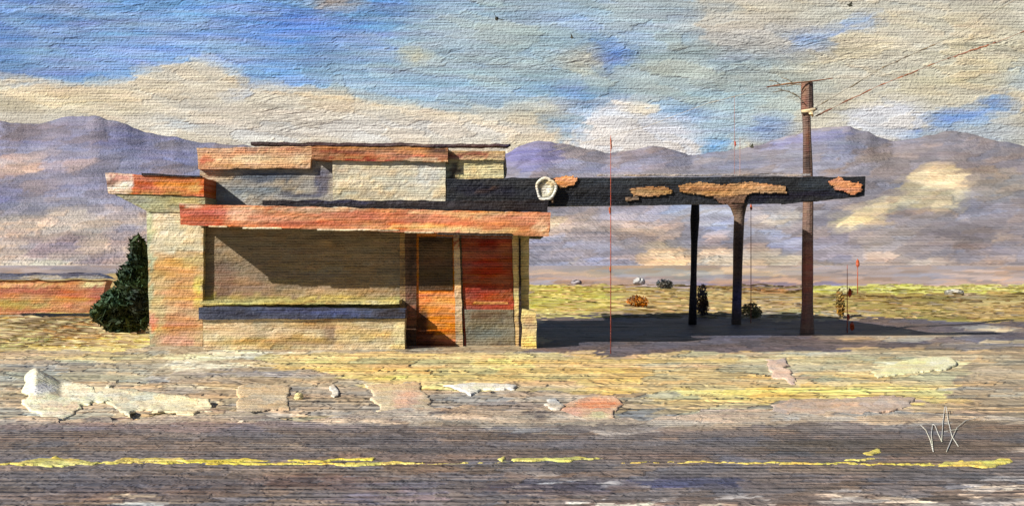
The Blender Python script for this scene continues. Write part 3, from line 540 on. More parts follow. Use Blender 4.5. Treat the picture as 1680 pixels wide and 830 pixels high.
# red door
dr = MB(); dr.pbox([(757, 383), (840, 385), (844, 574), (762, 574)], 21.87, .08); rd = dr.build('door', M_BS, bld); rd['label'] = 'rust-red door with a grey lower panel'
paint(rd, (150, 72, 48), [((800, 400, 22, 12, 0), (120, 30, 14), .8), ((830, 410, 10, 12, 0), (190, 100, 40), .7), ((800, 440, 30, 20, 0), (164, 54, 22), .8), ((790, 480, 30, 14, 0), (150, 44, 24), .7)], gain=1.0)
mb = MB(); mb.pbox([(762, 508), (842, 508), (845, 573), (766, 574)], 21.84, .03, wob=.012)
q = mb.build('kick_panel', M_BS, rd); paint(q, (128, 122, 104), [((800, 515, 40, 7, 0), (96, 70, 50), .8), ((800, 545, 36, 14, 0), (120, 122, 110), .8), ((830, 568, 20, 8, 0), (80, 76, 70), .7, .8)], gain=.9)
mb = MB(); mb.pbox([(778, 495), (832, 495), (834, 499), (774, 499)], 21.855, .03, wob=.012)
q = mb.build('door_rail', M_BS, rd); paint(q, (196, 140, 76), gain=1.0)
# cream plinth at the right corner
mb = MB(); mb.pbox([(857, 508), (880, 512), (880, 578), (855, 578)], 21.2, .9, wob=.03)
q = mb.build('plinth', M_BS, bld); paint(q, (222, 202, 138), [((868, 530, 14, 14, 0), (206, 166, 120), .7), ((866, 560, 12, 14, 0), (232, 206, 120), .8)], gain=1.05)
mb = MB(); mb.pbox([(250, 574), (332, 572), (332, 579), (252, 580)], 21.30, .1, wob=.02)
q = mb.build('base_shadow', M_BS, bld); paint(q, (60, 34, 28), gain=.8)  # dark strip standing in for the shadow line at the pier's foot

# ================================================================= CANOPY
can = thing('forecourt_canopy', 'long dark forecourt canopy with peeling rust patches on two thin columns', 'canopy', (5.6, 27, 0))
zc0, zc1 = 22.0, 31.0
a, b, c, d = P(733, 293, zc0), P(1420, 290, zc0), P(1418, 322, zc0), P(733, 341, zc0)
m1, m2 = P(1290, 334, zc0), P(1300, 290, zc0)
def back(v, z=zc1): return Vector((v.x, z, EYE + (v.z - EYE) * z / v.y * .985))
def bk(v, x): q = back(v); q.x = x; return q
mb = MB(); mb.hexa([d, m1, bk(m1, 5.0), back(d), a, m2, bk(m2, 5.0), back(a)], cell=.08, wob=.022)  # right rear of the deck, out of sight, cut away to trim its shadow
def cut(v, x): q = back(v, zc0 + .45); q.x = x; return q
mb.hexa([m1, c, back(c, zc0 + .4), cut(m1, m1.x), m2, b, back(b, zc0 + .4), cut(m2, m2.x)], cell=.08, wob=.022)
dk = mb.build('canopy_deck', M_C, can)
CB = (38, 42, 50)
paint(dk, CB, [((800, 312, 60, 12, 0), (22, 22, 44), .9), ((860, 300, 80, 6, 0), (58, 60, 66), .8), ((1000, 300, 80, 7, 0), (52, 60, 70), .7), ((960, 324, 120, 8, 0), (24, 26, 34), .9), ((1180, 296, 130, 5, 0), (50, 60, 72), .8), ((1340, 305, 40, 12, 0), (50, 60, 70), .8),
    ((802, 310, 20, 5, 0), (104, 72, 54), .9), ((1300, 322, 100, 7, -3), (20, 20, 40), .9)], gain=.9)
for k, (poly, col) in enumerate([([(908, 293), (930, 288), (948, 292), (944, 303), (925, 308), (912, 303)], (216, 158, 112)), ([(1032, 312), (1060, 306), (1096, 307), (1102, 316), (1080, 322), (1040, 322)], (168, 130, 90)),
        ([(1112, 304), (1150, 298), (1180, 304), (1230, 298), (1290, 306), (1288, 318), (1240, 316), (1180, 324), (1120, 316)], (180, 138, 96)),
        ([(1360, 298), (1376, 291), (1388, 298), (1412, 300), (1414, 312), (1396, 320), (1380, 312), (1366, 310)], (204, 140, 104)), ([(1025, 324), (1045, 322), (1050, 328), (1028, 330)], (120, 100, 80)), ([(1170, 322), (1225, 320), (1222, 334), (1180, 334)], (112, 84, 68))]):
    # rust scab: a thin ragged plate standing proud of the fascia
    xs = [q[0] for q in poly]; ys = [q[1] for q in poly]; gx = np.arange(min(xs) - 3, max(xs) + 3, 2.0); gy = np.arange(min(ys) - 3, max(ys) + 3, 1.5); mb = MB(); st = {}
    def vv(x, y, f):
        kk = (round(x, 2), round(y, 2), f)
        if kk not in st: st[kk] = len(mb.v); mb.v.append(tuple(P(x, y, zc0 - (.045 if f else -.02) - (.02 * float(vn(x / 5, y / 2, 3)) if f else 0))))
        return st[kk]
    CX, CY = np.meshgrid(gx, gy); ins = inside(poly, CX + 1 + (fbm(CX / 6, CY / 3, 300 + k) - .5) * 10, CY + .75 + (fbm(CX / 6, CY / 4, 310 + k) - .5) * 5)
    for j in range(len(gy) - 1):
        for i in range(len(gx) - 1):
            if ins[j, i]:
                x0, x1, y0, y1 = gx[i], gx[i + 1], gy[j], gy[j + 1]
                mb.f.append((vv(x0, y1, 1), vv(x1, y1, 1), vv(x1, y0, 1), vv(x0, y0, 1)))
                for (a_, b_, jj, ii) in (((x0, y0), (x1, y0), j - 1, i), ((x1, y1), (x0, y1), j + 1, i), ((x0, y1), (x0, y0), j, i - 1), ((x1, y0), (x1, y1), j, i + 1)):
                    if jj < 0 or ii < 0 or not ins[jj, ii]: mb.f.append((vv(*a_, 1), vv(*b_, 1), vv(*b_, 0), vv(*a_, 0)))
    q = mb.build('rust_patch', M_BS, can)
    paint(q, col, [((1130, 312, 30, 5, 0), (140, 100, 66), .7), ((1240, 308, 40, 4, 0), (206, 160, 110), .7), ((1380, 312, 16, 5, 0), (200, 110, 70), .8)], gain=1.05)
def column(name, pts, mat, col, pat, lab):
    mb = MB(); mb.tube(pts[0], pts[1], n=10, wob=.06); o = mb.build(name, mat, can, smooth=True); paint(o, col, pat, gain=.95); o['label'] = lab; return o
zq = 29.5; s = zq / F
def colpts(xs, ys, ws): return ([P(x, y, zq) for x, y in zip(xs, ys)], [w_ / 2 * s for w_ in ws])
column('column', colpts([1141, 1140, 1139, 1138, 1137, 1136], [330, 360, 400, 450, 490, 532], [13, 15, 11, 10, 12, 14]), M_BS, (40, 40, 44), [((1140, 350, 9, 20, 0), (24, 24, 32), .9), ((1137, 470, 8, 30, 0), (84, 76, 78), .8)], 'thin near-black column, left of the two')
column('column', colpts([1211, 1212, 1213, 1211, 1210, 1209, 1208], [330, 340, 356, 400, 450, 490, 532], [40, 26, 17, 16, 15, 15, 16]), M_BS, (140, 116, 98), [((1211, 336, 24, 14, 0), (84, 62, 52), .9), ((1216, 370, 6, 60, 0), (160, 140, 116), .7, .8), ((1208, 420, 6, 40, 0), (70, 56, 54), .8), ((1209, 495, 9, 34, 0), (88, 84, 130), .9), ((1209, 470, 9, 9, 0), (120, 110, 150), .8)], 'brown column flared under the canopy, right of the two')
# light strip left bare along the top of the canopy
mb = MB(); mb.pbox([(980, 286), (1330, 285), (1330, 289), (980, 289)], zc0 + .06, .05, wob=.02); q = mb.build('top_trim', M_BS, can); paint(q, (176, 168, 166), gain=.9)

# round white lamp on the canopy edge
lp = thing('round_lamp', 'round white lamp with raised rim fixed to the edge of the dark canopy', 'lamp', P(896, 312, 21.8))
cc = P(896, 310, 21.86); r0 = 17 / F * 21.86
def disc(rings, name, mat, parent, col, pat=()):
    v = []; f = []; n = 28
    for (r, y) in rings:
        for k in range(n):
            t = 2 * math.pi * k / n; rr = r * (1 + .05 * math.sin(3 * t + 1) + .04 * math.sin(5 * t)); v.append((cc.x + rr * math.cos(t), cc.y + y, cc.z + rr * 1.12 * math.sin(t)))
    for i in range(len(rings) - 1):
        for k in range(n): a = i * n + k; b = i * n + (k + 1) % n; f.append((a, b, b + n, a + n))
    f.append(tuple(range((len(rings) - 1) * n, len(rings) * n))); f.append(tuple(range(n))[::-1])
    o = meshobj(name, v, f, mat, parent, True); paint(o, col, pat, gain=1.1); return o
disc([(r0 * .78, .12), (r0 * 1.0, .10), (r0 * 1.05, -.02), (r0 * .97, -.07), (r0 * .80, -.05), (r0 * .76, .01)], 'lamp_rim', M_BS, lp, (226, 220, 204))
disc([(r0 * .74, .05), (r0 * .74, -.01), (r0 * .45, .01), (r0 * .2, .03)], 'lamp_face', M_BS, lp, (220, 210, 180), [((889, 308, 5, 10, 0), (176, 166, 150), .6)])
mb = MB(); mb.tube([cc + Vector((0, .1, -.1)), cc + Vector((0.0, .02, -.42))], [.09, .04], 8); mb.tube([cc + Vector((.12, .06, -.12)), cc + Vector((.16, -.02, -.34))], [.06, .02], 8)
q = mb.build('bracket', M_BS, lp, True); paint(q, (120, 96, 76), gain=1)

# ================================================================= UTILITY POLE AND WIRES
zp = 25.4; s = zp / F
up = thing('utility_pole', 'tall weathered wooden utility pole rising behind the right end of the canopy', 'pole', P(1325, 547, zp))
mb = MB(); mb.tube([P(x, y, zp) for x, y in ((1324, 549), (1325, 500), (1325, 440), (1325, 380), (1326, 320), (1325, 270), (1324, 225), (1323, 190), (1324, 182), (1324, 136))], [q / 2 * s for q in (24, 18, 18, 17, 16, 15, 13, 13, 20, 19)], 10, .10)
q = mb.build('shaft', M_BS, up); paint(q, (122, 98, 86), [((1322, 440, 8, 50, 0), (170, 104, 84), .85, .95), ((1320, 520, 8, 30, 0), (150, 90, 76), .7, .9), ((1331, 440, 5, 60, 0), (96, 86, 84), .8), ((1318, 160, 6, 26, 0), (150, 80, 56), .8, .95), ((1328, 160, 6, 26, 0), (54, 36, 34), .8), ((1322, 215, 8, 20, 0), (130, 72, 50), .8, .9), ((1324, 270, 9, 26, 0), (44, 40, 44), .8)], gain=1.0)
mb = MB(); mb.tube([P(1258, 143, zp - .2), P(1290, 138, zp - .2), P(1330, 134, zp - .2), P(1366, 129, zp - .2)], [.015, .028, .02, .012], 6, .4)
q = mb.build('crossarm', M_BS, up); paint(q, (150, 96, 70), [((1310, 138, 24, 9, 0), (200, 190, 170), .7)], gain=1.0)
mb = MB()
for (ax, ay, bx, by) in ((1262, 132, 1282, 140), (1268, 152, 1296, 150), (1282, 128, 1302, 137), (1290, 142, 1316, 140), (1276, 146, 1312, 160), (1300, 152, 1318, 168)):
    mb.tube([P(ax, ay, zp - .25), P((ax + bx) / 2, (ay + by) / 2 - 2, zp - .25), P(bx, by, zp - .22)], .013, 5)
q = mb.build('brace', M_BS, up); paint(q, (150, 140, 120), gain=1.0)
mb = MB(); mb.tube([P(1315, 184, zp - .12), P(1334, 181, zp - .16), P(1340, 179, zp - .1)], [.05, .06, .03], 8, .3); mb.tube([P(1330, 184, zp - .2), P(1334, 192, zp - .18)], [.07, .02], 8)
q = mb.build('insulator', M_BS, up, True); paint(q, (226, 206, 168), [((1332, 190, 6, 5, 0), (210, 160, 70), .8)], gain=1.05)

def wire(name, label, pts, r, col, beads=0, seed=0, beadcol=None):
    rnd = random.Random(seed); mb = MB(); n = 60
    P0 = []
    for i in range(n + 1):
        t = i / n * (len(pts) - 1); k = min(int(t), len(pts) - 2); f_ = t - k; P0.append(pts[k].lerp(pts[k + 1], f_))
    mb.tube(P0, r, 5)
    for b_ in range(beads):
        t = rnd.random() ** 1.1 * .97; i = t * n; k = int(i); p = P0[k].lerp(P0[k + 1], i - k); d = (P0[k + 1] - P0[k]).normalized(); L_ = rnd.uniform(.10, .34)
        mb.tube([p - d * L_ / 2, p - d * L_ * .2 + Vector((0, 0, rnd.uniform(-.02, .02))), p + d * L_ * .3, p + d * L_ / 2], [r * 1.2, r * rnd.uniform(2.4, 4.4), r * rnd.uniform(2, 4), r * 1.2], 6, .4)
    o = mb.build(name, M_BS); paint(o, col, gain=1.0); tag(o, label, 'cable', 'cables strung from the utility pole'); return o
wire('power_cable', 'rust-red frayed cable rising from the pole toward the upper right', [P(1336, 192, zp), P(1440, 142, 25), P(1545, 100, 24.2), P(1640, 68, 23.4), P(1760, 20, 22.5)], .006, (150, 104, 82), 34, 3)
wire('power_cable', 'thin pale grey cable above the rust-red one, right of the pole', [P(1336, 178, zp), P(1450, 110, 25.4), P(1560, 62, 25), P(1700, -20, 24.4)], .007, (150, 138, 118), 9, 8)
wire('power_cable', 'faint pale cable running left from the pole top', [P(1262, 144, zp), P(1160, 170, 28), P(1060, 208, 33), P(900, 250, 44)], .007, (196, 190, 176), 0, 5)

# ================================================================= THIN MARKER POLES
def marker(label, x, y0, y1, z, r, col, blobs=(), xs=None):
    b = P(xs if xs else x, y1, z); t = thing('marker_pole', label, 'pole', (b.x, b.y, 0), 'thin red poles on the forecourt and plain')
    mb = MB(); mb.tube([Vector((b.x, b.y, 0)), P(x, (y0 + y1) / 2, z), P(x, y0, z)], [r, r * .9, r * .5], 6, .2); q = mb.build('rod', M_BS, t, True); paint(q, col, gain=1.0)
    for (bx, by, bw, bh) in blobs:
        mb = MB(); c_ = P(bx, by, z - .02); mb.tube([c_ + Vector((0, 0, -bh / 2 / F * z)), c_ + Vector((.01, 0, -bh * .2 / F * z)), c_ + Vector((0, 0, bh * .25 / F * z)), c_ + Vector((.0, 0, bh / 2 / F * z))], [.006, bw / 3.6 / F * z, bw / 4.2 / F * z, .004], 7, .3)
        q = mb.build('red_tip', M_BS, t, True); paint(q, (186, 92, 62), gain=1.0)
    return t
marker('tall thin red pole standing between the building and the canopy columns', 1002, 222, 549, 19.9, .012, (176, 84, 64), [(1002, 236, 5, 26), (1000, 345, 7, 12), (1001, 442, 6, 9)])
marker('faint thin pole with tip above the canopy, left of the utility pole', 1205, 158, 516, 34, .016, (166, 128, 128), [(1206, 236, 6, 10)])
marker('short faint pole beside the taller faint one above the canopy', 1214, 225, 516, 34, .014, (186, 140, 124))
marker('thin red rod under the canopy right of the brown column', 1232, 336, 470, 30, .014, (196, 120, 90), [(1232, 340, 7, 12)])
marker('short red pole with three red knots right of the utility pole', 1390, 434, 546, 26, .014, (190, 92, 60), [(1394, 480, 12, 16), (1398, 535, 14, 16), (1392, 520, 7, 12)])
marker('slim red stake with a round red top near the bright grass edge', 1407, 424, 480, 58, .03, (196, 96, 62), [(1407, 432, 10, 15)])

# ================================================================= LEFT: LOW WALL AND DARK SHRUB
zl = 34.0
lw = thing('boundary_wall', 'long low rust and ochre wall at the far left behind the dark shrub', 'wall', (P(60, 500, zl).x, zl, 0))
mb = MB(); mb.pbox([(-260, 457), (176, 461), (158, 512), (-260, 520)], zl, .5, cell=.12, wob=.05)
q = mb.build('wall_face', M_C, lw); paint(q, (196, 120, 58), [((60, 478, 110, 7, 2), (176, 84, 40), .9), ((100, 492, 90, 6, 0), (206, 150, 66), .9), ((20, 500, 90, 8, 0), (186, 164, 74), .9), ((160, 480, 16, 22, 0), (170, 76, 44), .8), ((40, 466, 120, 5, 0), (222, 176, 96), .8, .85), ((150, 464, 26, 5, 0), (232, 222, 150), .9)], gain=1.02)
mb = MB(); mb.pbox([(-260, 446), (150, 449), (178, 458), (-260, 457)], zl - .1, .7, cell=.12, wob=.05)
q = mb.build('coping', M_C, lw); paint(q, (96, 98, 120), [((60, 447, 90, 4, 0), (52, 52, 78), .8), ((100, 456, 110, 4, 0), (206, 196, 176), .8, .9)], gain=1.0)

def leaf_cloud(name, parent, blobs, n, size, mat_col, seed=1, gain=1.0, mat=None, pat=()):
    rnd = random.Random(seed); v = []; f = []
    wsum = sum(b[3] * b[4] * b[5] for b in blobs)
    for (cx, cy, cz, ax, ay, az) in blobs:
        for i in range(int(n * ax * ay * az / wsum)):
            while True:
                p = Vector((rnd.uniform(-1, 1), rnd.uniform(-1, 1), rnd.uniform(-1, 1)))
                if .25 < p.length < 1: break
            c_ = Vector((cx + p.x * ax, cy + p.y * ay, cz + p.z * az)); c_.z = max(c_.z, .03)
            d = Vector((rnd.uniform(-1, 1), rnd.uniform(-1, .3), rnd.uniform(-.4, 1.2))).normalized(); t_ = d.cross(Vector((rnd.uniform(-1, 1), rnd.uniform(-1, 1), rnd.uniform(-1, 1)))).normalized()
            s_ = size * rnd.uniform(.6, 1.5); k = len(v); v += [tuple(c_ - d * s_), tuple(c_ + t_ * s_ * .38), tuple(c_ + d * s_), tuple(c_ - t_ * s_ * .38)]; f.append((k, k + 1, k + 2, k + 3))
    o = meshobj(name, v, f, mat or M_BS, parent); paint(o, mat_col, pat, gain=gain, var=.16, wx=3, wy=2); return o
zt = 25.6
sh = thing('shrub', 'dark green pointed shrub growing against the left side of the building', 'shrub', (P(205, 0, zt).x, zt, 0))
bl = []
for (x, y, a_, b_) in ((228, 424, 14, 30), (218, 462, 24, 32), (204, 500, 36, 30), (202, 528, 34, 20), (234, 480, 14, 60), (182, 514, 30, 20), (176, 502, 16, 14), (225, 400, 7, 14)):
    c_ = P(x, y, zt); bl.append((c_.x, c_.y, c_.z, a_ / F * zt, .45, b_ / F * zt))
leaf_cloud('foliage', sh, bl, 5200, .13, (58, 78, 48), 4, 1.0, pat=[((205, 470, 20, 40, -20), (64, 84, 56), .8), ((215, 430, 18, 30, 0), (36, 56, 44), .8), ((190, 520, 30, 24, 0), (50, 62, 34), .8), ((225, 500, 16, 40, 0), (28, 36, 34), .8)])
mb = MB(); base_ = P(208, 545, zt); base_.z = 0
for dx in (-.25, 0, .22): mb.tube([base_ + Vector((dx * .4, 0, -.05)), base_ + Vector((dx, 0, .7)), base_ + Vector((dx * 1.3 + .1, .05, 1.5))], [.06, .045, .02], 7)
q = mb.build('stem', M_BS, sh); paint(q, (60, 44, 32), gain=1)

# ================================================================= SMALL THINGS ON THE PLAIN
def small_bush(label, x, y, w_, h_, col, n=500, seed=1, cat='shrub', name='desert_bush'):
    z = GZ(y); t = thing(name, label, cat, (P(x, y, z).x, z, 0), 'low scrub beyond the forecourt'); c_ = P(x, y - h_ / 2, z); k = z / F
    leaf_cloud('foliage', t, [(c_.x, c_.y, c_.z, w_ / 2 * k, w_ / 2.6 * k, h_ / 2 * k), (c_.x + w_ * .2 * k, c_.y, c_.z - h_ * .2 * k, w_ / 3 * k, w_ / 3 * k, h_ / 3 * k)], n, 3.0 * k, col, seed)
    mb = MB(); b0 = Vector((c_.x, c_.y, -.02)); mb.tube([b0, b0 + Vector((.03, 0, h_ * .6 * k))], [1.4 * k, .5 * k], 6); q = mb.build('stem', M_BS, t); paint(q, (70, 54, 44), gain=1); return t
small_bush('dark narrow bush close to the foot of the left canopy column', 1152, 520, 20, 54, (130, 112, 104), 700, 11)
small_bush('low olive bush right of the brown canopy column', 1232, 522, 34, 26, (160, 136, 84), 500, 12)
small_bush('orange-brown dry bush on the yellow grass behind the red pole', 1046, 503, 36, 18, (176, 112, 50), 400, 13)
small_bush('grey-green bush on the horizon line, rightmost of the horizon clumps', 1090, 474, 26, 16, (92, 92, 88), 400, 14)
small_bush('dark brown upright bush below the bright grass edge beside the short red pole', 1378, 520, 14, 44, (160, 128, 70), 400, 15)

def rock(label, x, y, w_, h_, col, seed, pat=(), d=1.0, mat=None, lift=0):
    z = GZ(y); k = z / F; rnd = random.Random(seed); bm = bmesh.new(); bmesh.ops.create_icosphere(bm, subdivisions=3, radius=1)
    ox, oy = rnd.random() * 50, rnd.random() * 50
    for v_ in bm.verts:
        n_ = float(fbm(np.array(v_.co.x * 1.6 + ox), np.array(v_.co.z * 1.6 + v_.co.y + oy), seed)); v_.co *= .75 + .5 * n_
        v_.co.x *= w_ / 2 * k; v_.co.y *= w_ / 2 * k * d; v_.co.z *= h_ / 2 * k; v_.co.z = max(v_.co.z, -h_ * .3 * k)
    me = bpy.data.meshes.new('rock'); bm.to_mesh(me); bm.free(); me.transform(__import__('mathutils').Matrix.Translation((P(x, y, z).x, z, h_ * .28 * k)))
    o = bpy.data.objects.new('rock', me); C.objects.link(o); me.materials.append(mat or M_BS); paint(o, col, pat, gain=1.0)
    # origin at the base
    b = Vector((P(x, y, z).x, z, 0)); me.transform(__import__('mathutils').Matrix.Translation(-b)); o.location = b
    tag(o, label, 'rock', 'pale stones scattered over the plain and verge'); return o
rock('small pale stone with dark side, left of the grey-green bush on the horizon', 1048, 466, 20, 14, (196, 194, 190), 3, mat=M_F)
rock('tiny grey stone on the mountain foot line, left of the pale stone', 946, 466, 18, 10, (150, 142, 150), 5, mat=M_F)
rock('white stone lying along the bright yellow grass edge at the right', 1566, 484, 30, 12, (212, 206, 186), 6, mat=M_F)
rock('cream lump at the left end of the bright yellow grass edge', 1386, 482, 26, 15, (226, 214, 130), 7, mat=M_F)

# dry grass in ragged strokes over the field behind the forecourt and in front of the far wall
rg = random.Random(12); v = []; f = []; cols = []
def gcol(px, py):
    if px < 400: return rg.choice([(190, 160, 70), (166, 128, 60), (206, 190, 96), (150, 120, 58)])
    if py < 482 and px > 1320: return rg.choice([(236, 222, 100), (222, 204, 80), (206, 190, 90), (240, 230, 150)])
    if px < 1020: return rg.choice([(190, 182, 56), (206, 190, 64), (168, 158, 48), (196, 160, 60)])
    return rg.choice([(168, 146, 66), (186, 158, 90), (150, 128, 54), (200, 174, 90), (176, 134, 62), (160, 146, 120)])
for _ in range(1500):
    left = rg.random() < .22
    px = rg.uniform(-60, 236) if left else rg.uniform(850, 1760); py = rg.uniform(520, 572) if left else rg.uniform(470, 524) if rg.random() < .8 else rg.uniform(468, 480)
    z = GZ(py); k = z / F; b = G(px, py); c_ = gcol(px, py); hw = rg.uniform(5, 20) * k; hh = rg.uniform(.9, 2.4) * k; ln = rg.uniform(-.7, .7) * hw; st = len(v)
    for (dx, dz, dy) in ((-hw, -.01, 0), (hw, -.01, hw * .3), (hw * .8 + ln, hh * .8, hw * .3), (ln * .5, hh * 1.1, .1), (-hw * .7 + ln, hh * .7, 0)):
        v.append((b.x + dx, b.y + dy, max(dz, -.01) + .03)); cols.append(c_)
    f.append((st, st + 1, st + 2, st + 3, st + 4))
o = meshobj('dry_grass', v, f, M_F); o['kind'] = 'stuff'
a = o.data.color_attributes.new('pigment', 'FLOAT_COLOR', 'POINT'); bf = np.ones((len(v), 4)); bf[:, :3] = np.clip(lin(np.array(cols)) * 1.12, 0, .85); a.data.foreach_set('color', bf.ravel())

# ================================================================= PALE PAINT SMEARS ALONG THE ROAD EDGE, MODELLED AS SLABS
def slab(label, poly, h0, h1, col, pat=(), curl=None, seed=1, warp=4, gain=1.25, name='paint_slab', cat='slab'):
    mb = MB(); dab(poly, h0 * .2, h1 * .34, mb, warp=warp, seed=seed, step=(2.4, 1.0), curl=curl)
    o = mb.build(name, M_I, None, True, relax=3); paint(o, col, pat, gain=gain, wx=4, wy=2)
    xs = sum(a for a, b in poly) / len(poly); ys = sum(b for a, b in poly) / len(poly); b = G(xs, ys)
    o.data.transform(__import__('mathutils').Matrix.Translation(-b)); o.location = b
    tag(o, label, cat, 'pale slabs of thick paint along the road edge'); o['kind'] = 'thing'; return o
def lipl(y1, amt, wd=9): return lambda x, y: .45 * amt * max(0, 1 - abs(y - y1) / wd) 
slab('large white curled slab of paint at the far left of the road edge', [(38, 640), (60, 624), (100, 628), (134, 636), (160, 646), (186, 640), (190, 660), (140, 664), (122, 682), (92, 694), (62, 684), (42, 660)], .05, .10, (226, 212, 176),
     [((66, 640, 34, 12, -10), (246, 236, 214), .9), ((100, 668, 40, 18, 0), (226, 200, 160), .8), ((130, 640, 30, 6, 10), (206, 196, 170), .7)], curl=lambda x, y: .26 * max(0, 1 - abs(x - 58) / 42) * max(0, 1 - abs(y - 640) / 22) + .1 * max(0, 1 - abs(y - 636 - (x - 60) * .06) / 8), seed=61)
slab('long ragged cream slab of paint trailing right from the white curled one', [(110, 630), (190, 636), (300, 654), (352, 664), (346, 680), (316, 690), (270, 684), (250, 672), (226, 676), (212, 692), (196, 676), (180, 664), (150, 650)], .03, .08, (206, 194, 156),
     [((230, 660, 80, 8, 6), (220, 208, 176), .8), ((290, 680, 50, 9, 0), (222, 200, 150), .8), ((200, 650, 60, 8, 6), (176, 168, 146), .7)], curl=lambda x, y: .08 * max(0, 1 - abs(y - 638 - (x - 110) * .11) / 7) + .07 * max(0, 1 - abs(y - 684) / 8), seed=62)
slab('smooth tan rectangular slab of paint with a small lump below its left corner', [(390, 634), (420, 628), (478, 634), (474, 672), (440, 676), (404, 682), (386, 676)], .05, .07, (192, 172, 138), [((430, 650, 40, 20, 0), (198, 178, 146), .7)], curl=lipl(680, .06, 8), seed=63, warp=2)
rock('small white stone by the left lower corner of the smooth tan slab', 399, 698, 18, 12, (212, 200, 180), 9)
rock('small cream stone between the tan slab and the yellow ground', 490, 655, 16, 14, (224, 206, 150), 10)
slab('tapering beige slab of paint with pink stain below the yellow ground', [(600, 632), (690, 626), (700, 650), (716, 672), (716, 688), (690, 682), (650, 680), (628, 680), (614, 660)], .05, .08, (206, 182, 144), [((668, 655, 26, 18, 0), (212, 164, 134), .8), ((628, 660, 18, 22, 0), (206, 188, 150), .7)], curl=lipl(680, .05, 8), seed=64)
slab('thin white ridge of paint lying above the dark road, right of the beige slab', [(722, 634), (780, 630), (850, 636), (846, 642), (790, 642), (770, 650), (756, 640)], .06, .12, (222, 212, 196), curl=lipl(636, .06, 6), seed=65, warp=3)
slab('orange and pink slab of paint with crumbling lower edge at the centre right of the road edge', [(922, 664), (960, 654), (1016, 656), (1022, 670), (1008, 682), (1020, 700), (1016, 718), (1000, 712), (960, 704), (930, 694)], .05, .09, (206, 166, 132), [((980, 662, 44, 10, 0), (214, 134, 84), .9), ((975, 690, 40, 12, 0), (206, 186, 150), .9), ((940, 680, 20, 14, 0), (212, 156, 128), .8), ((985, 680, 18, 6, 0), (186, 190, 140), .7)], curl=lipl(656, .09, 7), seed=66)
slab('small grey-white curled flake of paint left of the orange and pink slab', [(890, 658), (912, 654), (926, 664), (920, 674), (896, 670)], .05, .10, (196, 188, 174), curl=lipl(670, .06, 7), seed=67, warp=3)
slab('long pale yellow slab of paint on the verge at the right, pointing right', [(1430, 610), (1470, 598), (1530, 588), (1562, 590), (1568, 600), (1550, 606), (1500, 612), (1440, 622)], .06, .14, (226, 216, 164), [((1540, 594, 26, 6, -8), (240, 232, 196), .9)], curl=lipl(592, .1, 8), seed=68, warp=3)
slab('small pink crumpled slab of paint on the tan verge right of centre', [(1254, 588), (1284, 586), (1292, 606), (1306, 626), (1290, 628), (1268, 612)], .05, .12, (196, 170, 152), curl=lipl(600, .05, 12), seed=69)
slab('flat pinkish slab of paint on the verge below the yellow strip at the right', [(1262, 664), (1300, 656), (1430, 650), (1500, 652), (1502, 664), (1470, 676), (1400, 682), (1320, 690), (1276, 684)], .035, .06, (188, 162, 140), [((1440, 660, 60, 8, 0), (200, 176, 156), .8)], curl=lipl(676, .03, 7), seed=70)
slab('small white flake of paint between the tan and beige slabs', [(536, 636), (550, 630), (556, 648), (546, 652)], .05, .10, (214, 206, 190), seed=71, warp=2)

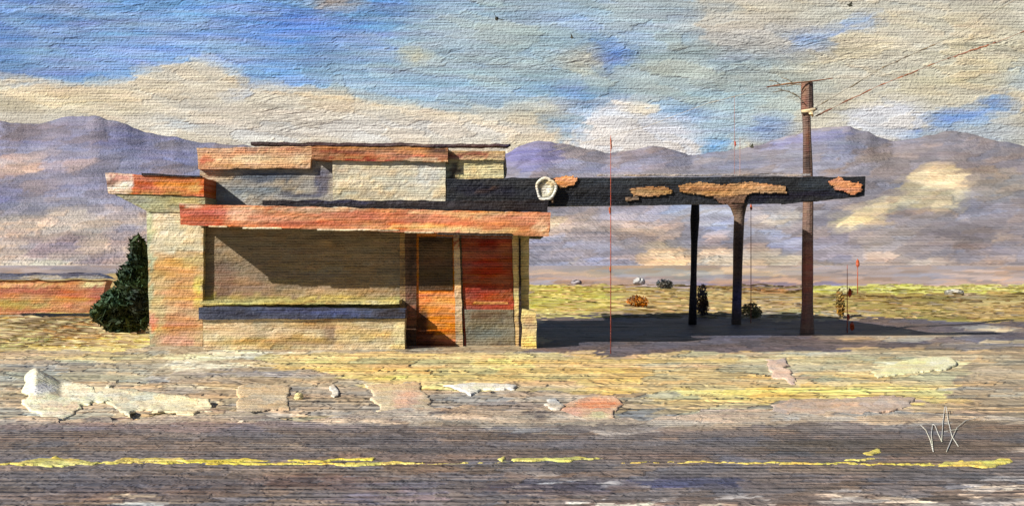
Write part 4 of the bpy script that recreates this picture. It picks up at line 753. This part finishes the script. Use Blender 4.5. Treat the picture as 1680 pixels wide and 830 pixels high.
# painter's signature, added as thin pale strokes lying on the road at the right (two joined letters)
mb = MB()
def scrawl(pts):
    ws = [G(a, b, .062) for a, b in pts]; 
    for i in range(len(ws) - 1):
        d_ = (ws[i + 1] - ws[i]); nn = 6
        mb.tube([ws[i] + d_ * t for t in (0, .5, 1)], .0045, 5)
scrawl([(1511, 706), (1519, 714), (1526, 730), (1531, 750)]); scrawl([(1531, 750), (1528, 722), (1530, 704), (1534, 706), (1539, 720), (1545, 733)])
scrawl([(1545, 733), (1547, 700), (1550, 675), (1552, 674), (1556, 700), (1562, 725), (1572, 741)]); scrawl([(1553, 750), (1562, 728), (1570, 710), (1584, 698), (1604, 692)]); scrawl([(1550, 716), (1562, 714), (1572, 712)])
q = mb.build('signature_scrawl', M_I); paint(q, (236, 230, 214), gain=1.1); tag(q, 'thin white signature strokes lying on the dark ground at lower right', 'marking')

# ================================================================= DARK PAINT FLECKS IN THE SKY, SHAPED AS SMALL BIRDS
def fleck(label, x, y, z, span, tilt, seed):
    c_ = P(x, y, z); k = z / F; w_ = span * k / 2; mb = MB()
    v = []; f = []
    t = thing('fleck', label, 'fleck', c_, 'dark paint flecks high in the sky')
    m_ = MB(); m_.tube([Vector((-w_ * .15, -w_ * .7, 0)), Vector((-w_ * .05, -w_ * .3, 0)), Vector((0, .1 * w_, 0)), Vector((w_ * .1, w_ * .7, 0))], [w_ * .08, w_ * .26, w_ * .28, w_ * .05], 8)
    for sx in (-1, 1):
        pts = [(0, -.25), (.45, -.45), (1.0, -.1), (.6, .1), (0, .35)]; s0 = len(m_.v)
        for zz in (.03, -.03):
            for (a_, b_) in pts: m_.v.append((sx * a_ * w_, b_ * w_, zz * w_ + (abs(a_) * w_ * tilt)))
        n = 5
        m_.f.append(tuple(s0 + i for i in range(n))); m_.f.append(tuple(s0 + n + i for i in range(n))[::-1])
        for i in range(n): m_.f.append((s0 + i, s0 + (i + 1) % n, s0 + n + (i + 1) % n, s0 + n + i))
    o = m_.build('body', M_BS, t); paint(o, (66, 68, 60), gain=.9); t.rotation_euler = (.5, .5, .4 * seed); return t
fleck('larger dark paint fleck near the top centre of the sky', 815, 31, 60, 22, .5, 1)
fleck('smaller dark paint fleck below and right of the larger one', 938, 62, 70, 14, .5, 2)
fleck('tiny dark paint fleck over the ridge, left of the utility pole', 1233, 241, 70, 13, .5, 3)
fleck('dark paint fleck at the very top edge of the sky, at the right', 1394, 9, 60, 13, .5, 4)

# parts were modelled where they stand: hang them off their thing's base
from mathutils import Matrix
def sub(root, off):
    for ch in root.children:
        ch.data.transform(Matrix.Translation(-off)); sub(ch, off)
for r in [o for o in C.objects if o.type == 'EMPTY' and o.name.split('.')[0] != 'fleck']:
    sub(r, r.location.copy())
S.cycles.use_denoising = False if False else S.cycles.use_denoising
